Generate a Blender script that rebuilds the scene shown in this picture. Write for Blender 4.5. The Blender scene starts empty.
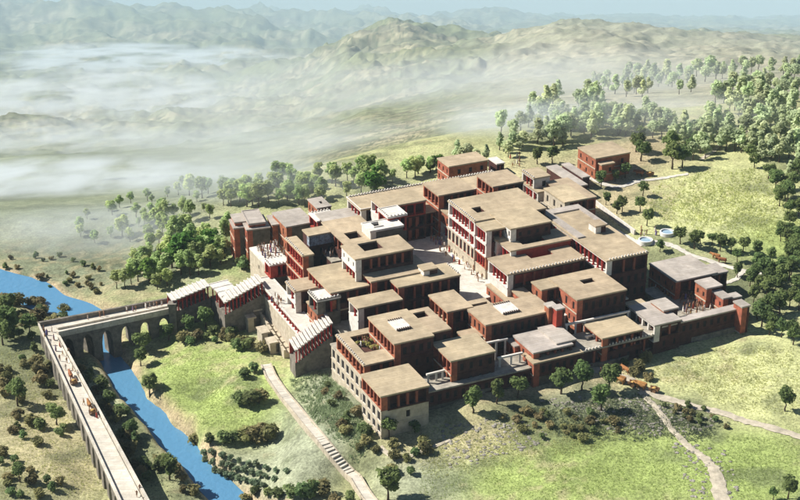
import bpy, bmesh, math, random
import numpy as np
from mathutils import Vector, Matrix
random.seed(7); rng = np.random.default_rng(7)
sc = bpy.context.scene
COL = sc.collection
# ------------------------------------------------------------------ camera, sky, sun, exposure
TILT = math.radians(24.5); FPX = 1500.0; DIST = 400.0
CAMP = Vector((0, -DIST*math.cos(TILT), DIST*math.sin(TILT)))
cd = bpy.data.cameras.new('camera'); cd.sensor_width = 36; cd.lens = 36*FPX/800.0
cd.clip_start = 1; cd.clip_end = 60000
cam = bpy.data.objects.new('camera', cd); COL.objects.link(cam)
cam.location = CAMP; cam.rotation_euler = (math.pi/2-TILT, 0, 0)
sc.camera = cam
SUN_EL = math.radians(43); SUNV = Vector((-1.0, 0.22, 0)).normalized()*math.cos(SUN_EL); SUNV.z = math.sin(SUN_EL)
w = bpy.data.worlds.new('World'); sc.world = w; w.use_nodes = True
nt = w.node_tree; nt.nodes.clear()
N = nt.nodes.new
tc = N('ShaderNodeTexCoord'); sx = N('ShaderNodeSeparateXYZ'); mx = N('ShaderNodeMath'); cb = N('ShaderNodeCombineXYZ')
sky = N('ShaderNodeTexSky'); bg = N('ShaderNodeBackground'); wo = N('ShaderNodeOutputWorld')
sky.sky_type = 'NISHITA'; sky.sun_disc = False; sky.sun_elevation = SUN_EL
sky.sun_rotation = math.atan2(SUNV.x, SUNV.y); sky.altitude = 900; sky.air_density = 1.0; sky.dust_density = 0.6
mx.operation = 'MAXIMUM'; mx.inputs[1].default_value = 0.045      # below the horizon the hazy horizon colour goes on
nt.links.new(tc.outputs['Generated'], sx.inputs[0]); nt.links.new(sx.outputs[2], mx.inputs[0])
nt.links.new(sx.outputs[0], cb.inputs[0]); nt.links.new(sx.outputs[1], cb.inputs[1]); nt.links.new(mx.outputs[0], cb.inputs[2])
nt.links.new(cb.outputs[0], sky.inputs[0]); nt.links.new(sky.outputs[0], bg.inputs[0]); nt.links.new(bg.outputs[0], wo.inputs[0])
bg.inputs[1].default_value = 0.05
sl = bpy.data.lights.new('sun', 'SUN'); sl.energy = 5.0; sl.angle = math.radians(0.5); sl.color = (1, 0.965, 0.90)
so = bpy.data.objects.new('sun', sl); COL.objects.link(so); so.location = (0, 0, 400)
so.rotation_euler = SUNV.to_track_quat('Z', 'Y').to_euler()
vs = sc.view_settings; vs.view_transform = 'Standard'; vs.look = 'None'; vs.gamma = 1; vs.use_curve_mapping = False
vs.exposure = 0.68
sc.cycles.use_denoising = True
sc.cycles.max_bounces = 8; sc.cycles.diffuse_bounces = 2; sc.cycles.glossy_bounces = 2; sc.cycles.volume_bounces = 5
sc.cycles.transparent_max_bounces = 4
HAZE_D = 0.52e-4
# ------------------------------------------------------------------ layout helpers
FW = Vector((0, math.cos(TILT), -math.sin(TILT))); UP = Vector((0, math.sin(TILT), math.cos(TILT)))
def ray(px, py):
    return FW + Vector((1, 0, 0))*((px-400)/FPX) + UP*((250-py)/FPX)
def P(px, py, z):
    d = ray(px, py); return CAMP + d*((z-CAMP.z)/d.z)
YAW = math.radians(25.0); UX = Vector((math.cos(YAW), math.sin(YAW), 0)); VX = Vector((-math.sin(YAW), math.cos(YAW), 0))
def uv(p): return p.dot(UX), p.dot(VX)
# ------------------------------------------------------------------ materials
MATS = {}
def mat(name, col, rough=0.9, var=0.15, scale=1.0, bump=0.0, col2=None, spec=0.2, stripe=0, objvar=0.0, detail=5, trans=0.0):
    if name in MATS: return MATS[name]
    m = bpy.data.materials.new(name); m.use_nodes = True; t = m.node_tree; b = t.nodes['Principled BSDF']
    b.inputs['Roughness'].default_value = rough; b.inputs['Specular IOR Level'].default_value = spec
    co = t.nodes.new('ShaderNodeTexCoord'); no = t.nodes.new('ShaderNodeTexNoise')
    geo = t.nodes.new('ShaderNodeNewGeometry')
    no.inputs['Scale'].default_value = scale; no.inputs['Detail'].default_value = detail; no.inputs['Roughness'].default_value = 0.65
    t.links.new(geo.outputs['Position'], no.inputs['Vector'])
    rp = t.nodes.new('ShaderNodeValToRGB'); e = rp.color_ramp.elements
    c2 = col2 or tuple(max(0, c*(1-var*2)) for c in col); c1 = tuple(min(1, c*(1+var)) for c in col)
    e[0].position = 0.32; e[0].color = (*c2, 1); e[1].position = 0.68; e[1].color = (*c1, 1)
    t.links.new(no.outputs['Fac'], rp.inputs[0]); out = rp.outputs[0]
    if stripe:
        n2 = t.nodes.new('ShaderNodeTexNoise'); n2.inputs['Scale'].default_value = 0.11; n2.inputs['Detail'].default_value = 7; n2.inputs['Roughness'].default_value = 0.68
        t.links.new(geo.outputs['Position'], n2.inputs['Vector'])
        br = t.nodes.new('ShaderNodeTexBrick'); br.inputs['Scale'].default_value = 1.0
        br.inputs['Color1'].default_value = (1, 1, 1, 1); br.inputs['Color2'].default_value = (0.93, 0.92, 0.9, 1); br.inputs['Mortar'].default_value = (0.80, 0.77, 0.72, 1)
        br.inputs['Mortar Size'].default_value = 0.05*stripe; br.inputs['Brick Width'].default_value = 7.0; br.inputs['Row Height'].default_value = 0.95
        t.links.new(co.outputs['Object'], br.inputs['Vector'])
        mr = t.nodes.new('ShaderNodeMapRange'); mr.inputs[1].default_value = 0.3; mr.inputs[2].default_value = 0.7; mr.inputs[3].default_value = 0.70; mr.inputs[4].default_value = 1.16
        t.links.new(n2.outputs['Fac'], mr.inputs[0])
        m1 = t.nodes.new('ShaderNodeMixRGB'); m1.blend_type = 'MULTIPLY'; m1.inputs[0].default_value = 1
        t.links.new(out, m1.inputs[1]); t.links.new(br.outputs[0], m1.inputs[2])
        m2 = t.nodes.new('ShaderNodeVectorMath'); m2.operation = 'SCALE'
        t.links.new(m1.outputs[0], m2.inputs[0]); t.links.new(mr.outputs[0], m2.inputs['Scale']); out = m2.outputs[0]
    if objvar:
        oi = t.nodes.new('ShaderNodeObjectInfo'); hs = t.nodes.new('ShaderNodeHueSaturation')
        a = t.nodes.new('ShaderNodeMapRange'); a.inputs[3].default_value = 1-objvar; a.inputs[4].default_value = 1+objvar
        h = t.nodes.new('ShaderNodeMapRange'); h.inputs[3].default_value = 0.5-objvar*0.08; h.inputs[4].default_value = 0.5+objvar*0.08
        t.links.new(oi.outputs['Random'], a.inputs[0]); t.links.new(a.outputs[0], hs.inputs['Value'])
        fr = t.nodes.new('ShaderNodeMath'); fr.operation = 'MULTIPLY'; fr.inputs[1].default_value = 7.31
        f2 = t.nodes.new('ShaderNodeMath'); f2.operation = 'FRACT'
        t.links.new(oi.outputs['Random'], fr.inputs[0]); t.links.new(fr.outputs[0], f2.inputs[0]); t.links.new(f2.outputs[0], h.inputs[0]); t.links.new(h.outputs[0], hs.inputs['Hue'])
        t.links.new(out, hs.inputs['Color']); out = hs.outputs[0]
    t.links.new(out, b.inputs['Base Color'])
    if bump:
        bp = t.nodes.new('ShaderNodeBump'); bp.inputs['Strength'].default_value = bump; bp.inputs['Distance'].default_value = 0.15
        t.links.new(no.outputs['Fac'], bp.inputs['Height']); t.links.new(bp.outputs[0], b.inputs['Normal'])
    if trans:
        tr = t.nodes.new('ShaderNodeBsdfTranslucent'); ms = t.nodes.new('ShaderNodeMixShader'); ms.inputs[0].default_value = trans
        t.links.new(out, tr.inputs[0]); t.links.new(b.outputs[0], ms.inputs[1]); t.links.new(tr.outputs[0], ms.inputs[2])
        t.links.new(ms.outputs[0], t.nodes['Material Output'].inputs['Surface'])
    MATS[name] = m; return m
M = dict(
    tan=mat('tan_plaster_roof', (0.46, 0.366, 0.245), var=0.1, scale=0.5, stripe=1, bump=0.1, objvar=0.07),
    grey=mat('grey_plaster_roof', (0.44, 0.39, 0.34), var=0.1, scale=0.5, stripe=1, bump=0.1, objvar=0.07),
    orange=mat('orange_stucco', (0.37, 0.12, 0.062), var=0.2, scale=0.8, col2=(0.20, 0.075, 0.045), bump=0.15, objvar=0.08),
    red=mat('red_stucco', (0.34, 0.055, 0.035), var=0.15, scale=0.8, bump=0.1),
    brown=mat('shade_darkened_stucco', (0.08, 0.033, 0.025), var=0.2, scale=0.7, bump=0.1, objvar=0.1),  # colour darkened to carry the shade of front walls and recesses
    white=mat('white_plaster', (0.66, 0.61, 0.54), var=0.12, scale=0.8, bump=0.1),
    stone=mat('pale_limestone', (0.50, 0.435, 0.33), var=0.12, scale=0.9, bump=0.25, col2=(0.36, 0.30, 0.22)),
    dgrey=mat('weathered_grey_wall', (0.13, 0.115, 0.09), var=0.25, scale=0.5, bump=0.2),
    dark=mat('dark_interior', (0.05, 0.028, 0.022), var=0.2),
    pane=mat('dark_window', (0.025, 0.02, 0.018), var=0.2),
    pillar=mat('red_painted_pillar', (0.38, 0.035, 0.028), var=0.1, rough=0.6),
    pillarb=mat('brown_painted_pillar', (0.25, 0.075, 0.042), var=0.12, rough=0.7),
    pave=mat('white_court_paving', (0.68, 0.64, 0.56), var=0.1, scale=0.7, stripe=1, bump=0.15),
    paved=mat('worn_terrace_paving', (0.42, 0.38, 0.31), var=0.18, scale=0.6, stripe=1, bump=0.15),
    mural=mat('blue_mural', (0.30, 0.36, 0.42), var=0.5, scale=1.3, col2=(0.12, 0.1, 0.09)),
    aque=mat('aqueduct_masonry', (0.21, 0.185, 0.15), var=0.25, scale=0.7, bump=0.4),
    aqtop=mat('pale_deck_stone', (0.62, 0.57, 0.48), var=0.1, scale=0.6, stripe=1, bump=0.2),
    wood=mat('weathered_wood', (0.22, 0.12, 0.06), var=0.2, scale=3),
    trunk=mat('bark', (0.09, 0.06, 0.04), var=0.3, scale=3),
    oxm=mat('brown_ox_hide', (0.36, 0.16, 0.06), var=0.2, scale=2, objvar=0.2),
    basin=mat('white_basin_stone', (0.74, 0.72, 0.68), var=0.06, scale=1),
    rock=mat('grey_rock', (0.36, 0.33, 0.28), var=0.25, scale=0.8, bump=0.3, objvar=0.2),
)
# ------------------------------------------------------------------ mesh helpers
def box(bm, x0, x1, y0, y1, z0, z1, mi=0):
    if x1 <= x0 or y1 <= y0 or z1 <= z0: return
    v = [bm.verts.new((x, y, z)) for z in (z0, z1) for y in (y0, y1) for x in (x0, x1)]
    for q in ((0, 2, 3, 1), (4, 5, 7, 6), (0, 1, 5, 4), (2, 6, 7, 3), (0, 4, 6, 2), (1, 3, 7, 5)):
        bm.faces.new([v[i] for i in q]).material_index = mi
def obox(bm, o, a, b, c, mi=0):          # oriented box from a corner and three edge vectors
    v = [bm.verts.new(o + a*i + b*j + c*k) for k in (0, 1) for j in (0, 1) for i in (0, 1)]
    for q in ((0, 2, 3, 1), (4, 5, 7, 6), (0, 1, 5, 4), (2, 6, 7, 3), (0, 4, 6, 2), (1, 3, 7, 5)):
        bm.faces.new([v[i] for i in q]).material_index = mi
def ring(bm, pts): return [bm.verts.new(p) for p in pts]
def lathe(bm, prof, n=8, c=(0, 0, 0), mi=0):
    prev = None
    for r, z in prof:
        cur = ring(bm, [(c[0]+r*math.cos(2*math.pi*i/n), c[1]+r*math.sin(2*math.pi*i/n), c[2]+z) for i in range(n)])
        if prev:
            for i in range(n): bm.faces.new([prev[i], prev[(i+1) % n], cur[(i+1) % n], cur[i]]).material_index = mi
        prev = cur
    bm.faces.new(prev).material_index = mi
def tube(bm, p, q, r0, r1, n=6, mi=0):
    p = Vector(p); q = Vector(q); d = (q-p).normalized(); a = d.orthogonal().normalized(); b = d.cross(a)
    A = ring(bm, [p+(a*math.cos(2*math.pi*i/n)+b*math.sin(2*math.pi*i/n))*r0 for i in range(n)])
    B = ring(bm, [q+(a*math.cos(2*math.pi*i/n)+b*math.sin(2*math.pi*i/n))*r1 for i in range(n)])
    for i in range(n): bm.faces.new([A[i], A[(i+1) % n], B[(i+1) % n], B[i]]).material_index = mi
    bm.faces.new(B).material_index = mi; bm.faces.new(A[::-1]).material_index = mi
def mesh_of(bm, name, mats):
    me = bpy.data.meshes.new(name); bm.normal_update(); bm.to_mesh(me); bm.free()
    for m in (mats if isinstance(mats, (list, tuple)) else [mats]): me.materials.append(m)
    return me
def link(name, me, parent=None, loc=(0, 0, 0), rz=0, scale=None):
    o = bpy.data.objects.new(name, me); COL.objects.link(o); o.location = loc
    if rz: o.rotation_euler = (0, 0, rz)
    if scale is not None: o.scale = scale
    if parent: o.parent = parent
    return o
def build(name, bm, mats, parent=None, loc=(0, 0, 0), rz=0):
    return link(name, mesh_of(bm, name, mats), parent, loc, rz)
def thing(name, label, cat, loc=(0, 0, 0), rz=0, group=None):
    o = link(name, None, None, loc, rz); o['label'] = label; o['category'] = cat
    if group: o['group'] = group
    return o
def tag(o, label, cat, group=None):
    o['label'] = label; o['category'] = cat
    if group: o['group'] = group
    return o
# ------------------------------------------------------------------ terrain height
def vnoise(x, y, seed):
    xi = np.floor(x).astype(np.int64); yi = np.floor(y).astype(np.int64); fx = x-xi; fy = y-yi
    def h(a, b):
        n = (a*374761393 + b*668265263 + seed*974711) & 0x7fffffff
        n = ((n ^ (n >> 13))*1274126177) & 0x7fffffff
        return ((n ^ (n >> 16)) & 0xffff)/65535.0
    u = fx*fx*(3-2*fx); v = fy*fy*(3-2*fy)
    return (h(xi, yi)*(1-u)+h(xi+1, yi)*u)*(1-v)+(h(xi, yi+1)*(1-u)+h(xi+1, yi+1)*u)*v
def fbm(x, y, seed, o=5, ridge=False):
    s = 0; a = 0.5; t = 0
    for i in range(o):
        n = vnoise(x*2**i+i*17.3, y*2**i-i*9.1, seed+i)
        if ridge: n = 1-abs(2*n-1)
        s = s+a*n; t += a; a *= 0.52
    return s/t
CTRL = [(480,402,0),(600,376,0),(700,350,0.2),(748,322,0.8),(660,362,0),(790,270,3),(700,230,4),(640,200,5),(600,175,5.2),(530,165,5),(470,168,3.5),
 (400,185,1),(340,198,-1),(300,208,-3),(240,235,-5),(200,250,-8),(255,290,-7),(235,302,-8),(260,314,-8.3),(288,354,-8.3),(325,374,-5.5),(379,432,-2.2),(386,434,-2.2),(400,430,-1.8),(371,424,-2.5),(362,413,-3.0),(347,396,-3.8),(430,415,-1.0),(412,440,-2.6),(395,445,-2.6),(300,402,-8),
 (268,377,-7.5),(350,482,-8.5),(200,330,-9),(180,400,-11.5),(160,350,-12),(250,450,-11.5),(235,490,-13.2),(125,362,-13.4),(100,345,-13.6),
 (60,400,-12),(20,350,-10.5),(20,480,-9),(120,470,-13),(450,480,-3),(600,480,-1.5),(750,480,0),(550,420,-1),(0,290,-15),(60,306,-15),(30,280,-15),
 (150,300,-12),(120,270,-14),(90,250,-16),(20,250,-17),(800,400,1),(800,340,2.5),(420,340,0),(500,300,1),(450,250,2),(560,250,2),(560,300,1),(690,300,1),(330,300,0),(350,250,1),
 (850,500,1),(850,200,7),(-60,400,-12),(-60,300,-15),(400,560,-4),(100,560,-14),(700,560,0),(720,170,7),(790,150,9),(680,150,6)]
CP = np.array([(*P(a, b, c).xy, c) for a, b, c in CTRL])
FX = [-500, -200, 0, 200, 300, 345, 400, 450, 500, 540, 580, 640, 700, 800, 950, 1200]
FR = [360, 420, 520, 850, 1800, 3400, 4800, 6600, 9000, 13000, 18000, 23000, 29000]
FY = [
 [262,240,215,185,150,120,105,85,66,40,6,16,19],
 [255,235,212,180,145,118,103,84,64,36,3,16,19],
 [252,232,208,175,140,115,100,82,62,34,4,14,18],
 [250,222,198,165,130,108,96,82,66,38,12,16,18],
 [238,206,182,148,116,90,76,60,62,42,20,17,18],
 [232,196,170,136,104,76,58,39,54,44,22,17,18],
 [226,186,160,124,92,64,44,21,46,42,24,17,17],
 [220,180,152,114,84,58,46,34,46,40,24,17,17],
 [214,175,145,106,76,50,37,42,46,38,25,17,16],
 [210,172,141,102,70,42,28,40,44,36,26,18,16],
 [206,169,138,99,66,36,23,38,42,35,27,19,16],
 [202,166,135,96,64,40,30,38,40,34,28,20,17],
 [200,164,132,92,62,46,36,37,38,34,29,21,18],
 [200,160,126,86,64,52,44,40,38,34,30,22,19],
 [200,158,122,84,64,54,48,42,38,34,30,22,19],
 [200,158,122,84,64,54,48,42,38,34,30,22,19]]
FY = np.array(FY, float)
def smooth(a, b, x):
    t = np.clip((x-a)/(b-a), 0, 1); return t*t*(3-2*t)
def lin_smooth(xs, ys, x):        # smooth interpolation weights
    return np.interp(x, xs, ys)
def far_z(X, D):
    bx = np.clip(400+1433*X/np.maximum(D, 1), -499, 1199)
    lr = np.log(np.clip(D, 361, 28999))
    i = np.clip(np.searchsorted(FX, bx)-1, 0, len(FX)-2); fx0 = np.array(FX, float)
    u = (bx-fx0[i])/(fx0[i+1]-fx0[i])
    lf = np.log(np.array(FR, float)); j = np.clip(np.searchsorted(lf, lr)-1, 0, len(FR)-2)
    v = (lr-lf[j])/(lf[j+1]-lf[j])
    # Catmull-Rom in range
    def row(ii):
        jm = np.maximum(j-1, 0); jp = np.minimum(j+2, len(FR)-1)
        p0, p1, p2, p3 = FY[ii, jm], FY[ii, j], FY[ii, j+1], FY[ii, jp]
        return p1+0.5*v*(p2-p0+v*(2*p0-5*p1+4*p2-p3+v*(3*(p1-p2)+p3-p0)))
    im = np.maximum(i-1, 0); ip = np.minimum(i+2, len(FX)-1)
    r0, r1, r2, r3 = row(im), row(i), row(i+1), row(ip); hm_ = fx0[i+1]-fx0[i]
    m1 = (r2-r0)/np.maximum(fx0[i+1]-fx0[im], 1)*hm_; m2 = (r3-r1)/np.maximum(fx0[ip]-fx0[i], 1)*hm_
    y = (2*u**3-3*u**2+1)*r1+(u**3-2*u**2+u)*m1+(3*u**2-2*u**3)*r2+(u**3-u**2)*m2
    th = TILT+np.arctan((y-250)/FPX)
    z = CAMP.z-D*np.tan(th)
    rt = smooth(430, 560, 400+1433*X/np.maximum(D, 1))*(1-smooth(5500, 8000, D)); amp = smooth(500, 2500, D)*D*0.022*(1-.45*rt)*(1-.85*smooth(420, 600, 400+1433*X/np.maximum(D, 1))*smooth(6500, 9000, D))
    wx = X/D+0.05*(fbm(X/D*8, np.log(D)*4, 21, 3)-.5)
    z = z+amp*(fbm(wx*16+3, np.log(D)*5, 5, 5, True)-0.6) + smooth(700, 2500, D)*D*0.010*(1-.2*rt)*(fbm(wx*52, np.log(D)*16, 9, 5, True)-0.6)
    return z
RIVER = [(-90,268,-15.2),(-30,276,-15.2),(0,283,-15.2),(28,290,-15.2),(48,302,-15.1),(75,309,-15),(98,318,-14.9),(103,335,-14.8),(108,355,-14.7),(122,378,-14.6),(138,402,-14.5),(158,424,-14.4),(184,452,-14.3),(212,482,-14.2),(236,506,-14.2),(275,545,-14.2)]
RW = [5.4,5.4,4.8,4.4,3.6,2.8,1.8,1.3,1.3,1.3,1.4,1.5,1.6,1.7,1.8,1.9]
RP = [P(*p) for p in RIVER]
def near_z(X, Y):
    num = np.zeros_like(X); den = np.zeros_like(X)
    for cx, cy, cz in CP:
        d2 = (X-cx)**2+(Y-cy)**2+9.0
        wgt = 1/d2**1.6; num += wgt*cz; den += wgt
    z = num/den
    z = z+0.8*(fbm(X*0.06, Y*0.06, 3, 4)-0.5)*1.4
    return z
def river_d(X, Y):
    best = np.full_like(X, 1e9); bw = np.full_like(X, 5.0)
    for k in range(len(RP)-1):
        a, b = RP[k], RP[k+1]; dx, dy = b.x-a.x, b.y-a.y
        t = np.clip(((X-a.x)*dx+(Y-a.y)*dy)/(dx*dx+dy*dy), 0, 1)
        d = np.hypot(X-a.x-t*dx, Y-a.y-t*dy); wd = RW[k]*(1-t)+RW[k+1]*t
        m = d-wd < best; best = np.where(m, d-wd, best)
    return best
def ground(X, Y):
    X = np.asarray(X, float); Y = np.asarray(Y, float); D = Y-CAMP.y
    nz = near_z(X, Y)
    bx = 400+1433*X/np.maximum(D, 1)
    s0 = np.interp(bx, [0, 250, 450, 800], [395, 410, 440, 470])
    k = smooth(s0, s0+70, D)
    z = nz*(1-k)+far_z(X, D)*k
    rd = river_d(X, Y)
    bed = -16.2+0*X
    q = smooth(0.2, 3.6, rd+1.2*(fbm(X*0.15, Y*0.15, 31, 3)-0.5)*2)
    return np.where(rd < 12, bed*(1-q)+z*q, z)
def gfast(X, Y):
    X = np.asarray(X, float); D = np.asarray(Y, float)-CAMP.y
    j = np.clip(np.searchsorted(Ds, D)-1, 0, ny-2); b = X/np.maximum(D, 1); i = np.clip(np.searchsorted(tbx, b)-1, 0, nx-2)
    v = np.clip((D-Ds[j])/(Ds[j+1]-Ds[j]), 0, 1); u = np.clip((b-tbx[i])/(tbx[i+1]-tbx[i]), 0, 1)
    return (ZZ[j, i]*(1-u)+ZZ[j, i+1]*u)*(1-v)+(ZZ[j+1, i]*(1-u)+ZZ[j+1, i+1]*u)*v
def hit(px, py):
    d = ray(px, py); hl = math.hypot(d.y, 0)
    Dv = np.concatenate([np.linspace(190, 560, 500), np.exp(np.linspace(math.log(562), math.log(28500), 500))])
    X = Dv*d.x/d.y; Z = CAMP.z+Dv*d.z/d.y; G = gfast(X, CAMP.y+Dv)
    b = np.nonzero(Z <= G)[0]
    if not len(b): return None
    i = max(int(b[0]), 1); e0 = Z[i-1]-G[i-1]; e1 = Z[i]-G[i]; t = e0/(e0-e1) if e0 != e1 else 0
    D = Dv[i-1]+(Dv[i]-Dv[i-1])*t
    x, y = D*d.x/d.y, CAMP.y+D
    return Vector((x, y, gz(x, y)))
def gz(x, y): return float(gfast(np.array([x]), np.array([y]))[0])
# ------------------------------------------------------------------ terrain mesh
nx = 620
Ds = np.concatenate([np.arange(180, 520, 0.75), np.exp(np.linspace(math.log(520), math.log(29000), 330))]); ny = len(Ds)
tb = np.linspace(-0.62, 0.62, nx)
tbx = np.sign(tb)*(np.abs(tb)/0.62)**1.25*0.62
XX = np.outer(Ds, tbx); DD = np.repeat(Ds[:, None], nx, 1); YY = DD+CAMP.y
ZZ = ground(XX, YY)
# ground cover colour map (each area's own colours, fixed to the ground)
PXX = 400+FPX*XX/(DD*math.cos(TILT)+(CAMP.z-ZZ)*math.sin(TILT))
dep = DD*math.cos(TILT)+(CAMP.z-ZZ)*math.sin(TILT)
PYY = 250-FPX*((ZZ-CAMP.z)*math.cos(TILT)+DD*math.sin(TILT))/dep
G_DRY = (0.36, 0.31, 0.18); G_GRASS = (0.235, 0.30, 0.085); G_PALE = (0.42, 0.43, 0.20); G_SCRUB = (0.10, 0.115, 0.06); G_SOIL = (0.40, 0.30, 0.20)
G_GREY = (0.26, 0.28, 0.20); G_WET = (0.13, 0.15, 0.10); G_ROCK = (0.40, 0.38, 0.32)
ZONES = [(200,365,75,38,G_GRASS,1.1),(230,410,70,30,G_GRASS,1.1),(300,440,40,40,G_GREY,0.9),(320,410,30,35,G_GREY,0.9),(345,390,25,25,G_GREY,0.8),(250,480,60,30,G_GREY,.6),
 (40,430,60,60,G_DRY,1.0),(30,360,45,35,G_SCRUB,0.9),(100,400,30,30,G_GREY,.7),(150,440,35,45,G_SCRUB,.55),(30,490,40,20,G_SCRUB,.5),(60,470,40,20,G_DRY,.6),
 (450,440,60,28,G_DRY,1.0),(420,480,50,30,G_GREY,0.6),(520,480,70,25,G_GRASS,0.9),(560,420,55,25,G_SCRUB,1.4),(600,400,50,18,G_GREY,.6),(650,412,50,20,G_SCRUB,1.5),
 (620,470,110,40,G_GRASS,1.2),(760,470,60,40,G_GRASS,1.2),(690,375,80,28,G_PALE,1.2),(760,360,60,30,G_PALE,1.0),(770,400,50,25,G_PALE,0.8),(720,200,85,38,G_PALE,1.4),(690,210,60,25,G_PALE,1.0),(780,240,50,25,G_GRASS,0.8),
 (620,195,40,25,G_SOIL,0.7),(640,160,50,20,G_SOIL,0.7),(560,170,60,14,G_DRY,.8),(480,390,70,14,G_SOIL,0.8),(600,372,70,14,G_SOIL,0.7),(660,265,40,25,G_SCRUB,0.6),(740,290,40,40,G_SCRUB,0.5),
 (170,260,70,30,G_WET,0.9),(60,268,70,26,G_WET,1.2),(130,250,60,25,G_WET,1.0),(230,260,30,20,G_GRASS,.7),(190,315,40,20,G_GRASS,.6),(270,330,20,20,G_GREY,.6)]
acc = np.zeros((*XX.shape, 3)); wsum = np.full(XX.shape, 0.25)
base = np.array(G_DRY)*0.5+np.array(G_GRASS)*0.35+np.array(G_GREY)*0.15
acc += base*0.25
warp = 26*(fbm(XX*0.05, YY*0.05, 40, 4)-0.5); warp2 = 26*(fbm(XX*0.05+50, YY*0.05, 44, 4)-0.5)
for zx, zy, rx, ry, c, s in ZONES:
    g = s*np.exp(-1.2*(((PXX+warp-zx)/rx)**2+((PYY+warp2-zy)/ry)**2)**1.4)
    acc += g[..., None]*np.array(c); wsum += g
colr = acc/wsum[..., None]*1.2
# patchiness of cover
pn = fbm(XX*0.11, YY*0.11, 60, 5); pn2 = fbm(XX*0.4, YY*0.4, 66, 4); pn3 = fbm(XX*0.03, YY*0.03, 71, 4)
k1 = smooth(0.53, 0.70, pn)[..., None]*0.6; colr = colr*(1-k1)+np.array(G_SCRUB)*1.2*k1
k2 = smooth(0.55, 0.72, pn3*0.5+pn2*0.5)[..., None]*0.6; colr = colr*(1-k2)+np.array(G_DRY)*1.1*k2
# far hills: dry green brown slopes with rock
fk = np.maximum(smooth(450, 620, DD), smooth(385, 430, DD)*(1-smooth(230, 330, PXX)))[..., None]
hx = XX/DD; hl = np.log(DD)
hn = fbm(hx*26, hl*16, 80, 6); hn2 = fbm(hx*80, hl*50, 85, 5, True); hn3 = fbm(hx*7, hl*5, 90, 4)
hill = np.array((0.22, 0.235, 0.14))*(1-smooth(0.4, 0.65, hn)[..., None])+np.array((0.34, 0.31, 0.20))*smooth(0.4, 0.65, hn)[..., None]
kr = smooth(0.55, 0.75, hn2)[..., None]*0.7; hill = hill*(1-kr)+np.array((0.13, 0.13, 0.09))*kr
kr = smooth(0.5, 0.7, hn3)[..., None]*0.5; hill = hill*(1-kr)+np.array((0.17, 0.19, 0.08))*kr
sp_ = fbm(hx*420, hl*260, 97, 3); kr = (smooth(0.56, 0.66, sp_)*(.35+.65*smooth(.35, .6, hn)))[..., None]*0.75; hill = hill*(1-kr)+np.array((0.09, 0.11, 0.065))*kr
lf_ = (1-smooth(200, 420, PXX))[..., None]*(1-smooth(900, 2500, DD))[..., None]; hill = hill*(1-lf_*.8)+np.array((0.19, 0.215, 0.14))*(.6+.8*hn)[..., None]*lf_*.8
pl_ = smooth(440, 560, PXX)[..., None]*(1-smooth(3800, 6000, DD))[..., None]*.45; hill = hill*(1-pl_)+np.array((0.42, 0.39, 0.29))*pl_
colr = colr*(1-fk)+hill*fk
rd = river_d(XX, YY)
kb = (np.exp(-((rd-2.0)/1.6)**2)*smooth(0.3, 0.6, fbm(XX*0.2, YY*0.2, 93, 3)+0.1))[..., None]*0.85
colr = colr*(1-kb)+np.array((0.46, 0.35, 0.22))*kb
me = bpy.data.meshes.new('ground')
nv = nx*ny; me.vertices.add(nv)
me.vertices.foreach_set('co', np.stack([XX, YY, ZZ], -1).astype(np.float32).ravel())
ii = np.arange(nv).reshape(ny, nx); q = np.stack([ii[:-1, :-1], ii[:-1, 1:], ii[1:, 1:], ii[1:, :-1]], -1).reshape(-1, 4)
me.loops.add(q.size); me.loops.foreach_set('vertex_index', q.ravel().astype(np.int32))
me.polygons.add(len(q)); me.polygons.foreach_set('loop_start', (np.arange(len(q))*4).astype(np.int32)); me.polygons.foreach_set('loop_total', np.full(len(q), 4, np.int32))
me.polygons.foreach_set('use_smooth', np.ones(len(q), bool))
me.update(); at = me.color_attributes.new('cover', 'FLOAT_COLOR', 'POINT')
at.data.foreach_set('color', np.concatenate([colr, np.ones((*XX.shape, 1))], -1).astype(np.float32).ravel())
gm = bpy.data.materials.new('ground_cover'); gm.use_nodes = True; t = gm.node_tree; b = t.nodes['Principled BSDF']
b.inputs['Roughness'].default_value = 0.95; b.inputs['Specular IOR Level'].default_value = 0.1
va = t.nodes.new('ShaderNodeVertexColor'); va.layer_name = 'cover'; ge = t.nodes.new('ShaderNodeNewGeometry')
out = va.outputs[0]; hts = []
for s, lo, hi, a in ((1.6, 0.6, 1.38, 8), (0.25, 0.8, 1.2, 5), (0.02, 0.8, 1.2, 8)):
    n = t.nodes.new('ShaderNodeTexNoise'); n.inputs['Scale'].default_value = s; n.inputs['Detail'].default_value = a; n.inputs['Roughness'].default_value = 0.7
    t.links.new(ge.outputs['Position'], n.inputs['Vector'])
    r = t.nodes.new('ShaderNodeMapRange'); r.inputs[1].default_value = 0.35; r.inputs[2].default_value = 0.65; r.inputs[3].default_value = lo; r.inputs[4].default_value = hi
    t.links.new(n.outputs['Fac'], r.inputs[0]); v = t.nodes.new('ShaderNodeVectorMath'); v.operation = 'SCALE'
    t.links.new(out, v.inputs[0]); t.links.new(r.outputs[0], v.inputs['Scale']); out = v.outputs[0]; hts.append(n)
t.links.new(out, b.inputs['Base Color'])
bp = t.nodes.new('ShaderNodeBump'); bp.inputs['Strength'].default_value = 0.7; bp.inputs['Distance'].default_value = 0.5
t.links.new(hts[0].outputs['Fac'], bp.inputs['Height']); t.links.new(bp.outputs[0], b.inputs['Normal'])
me.materials.append(gm); go = link('ground', me); go['kind'] = 'structure'
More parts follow.
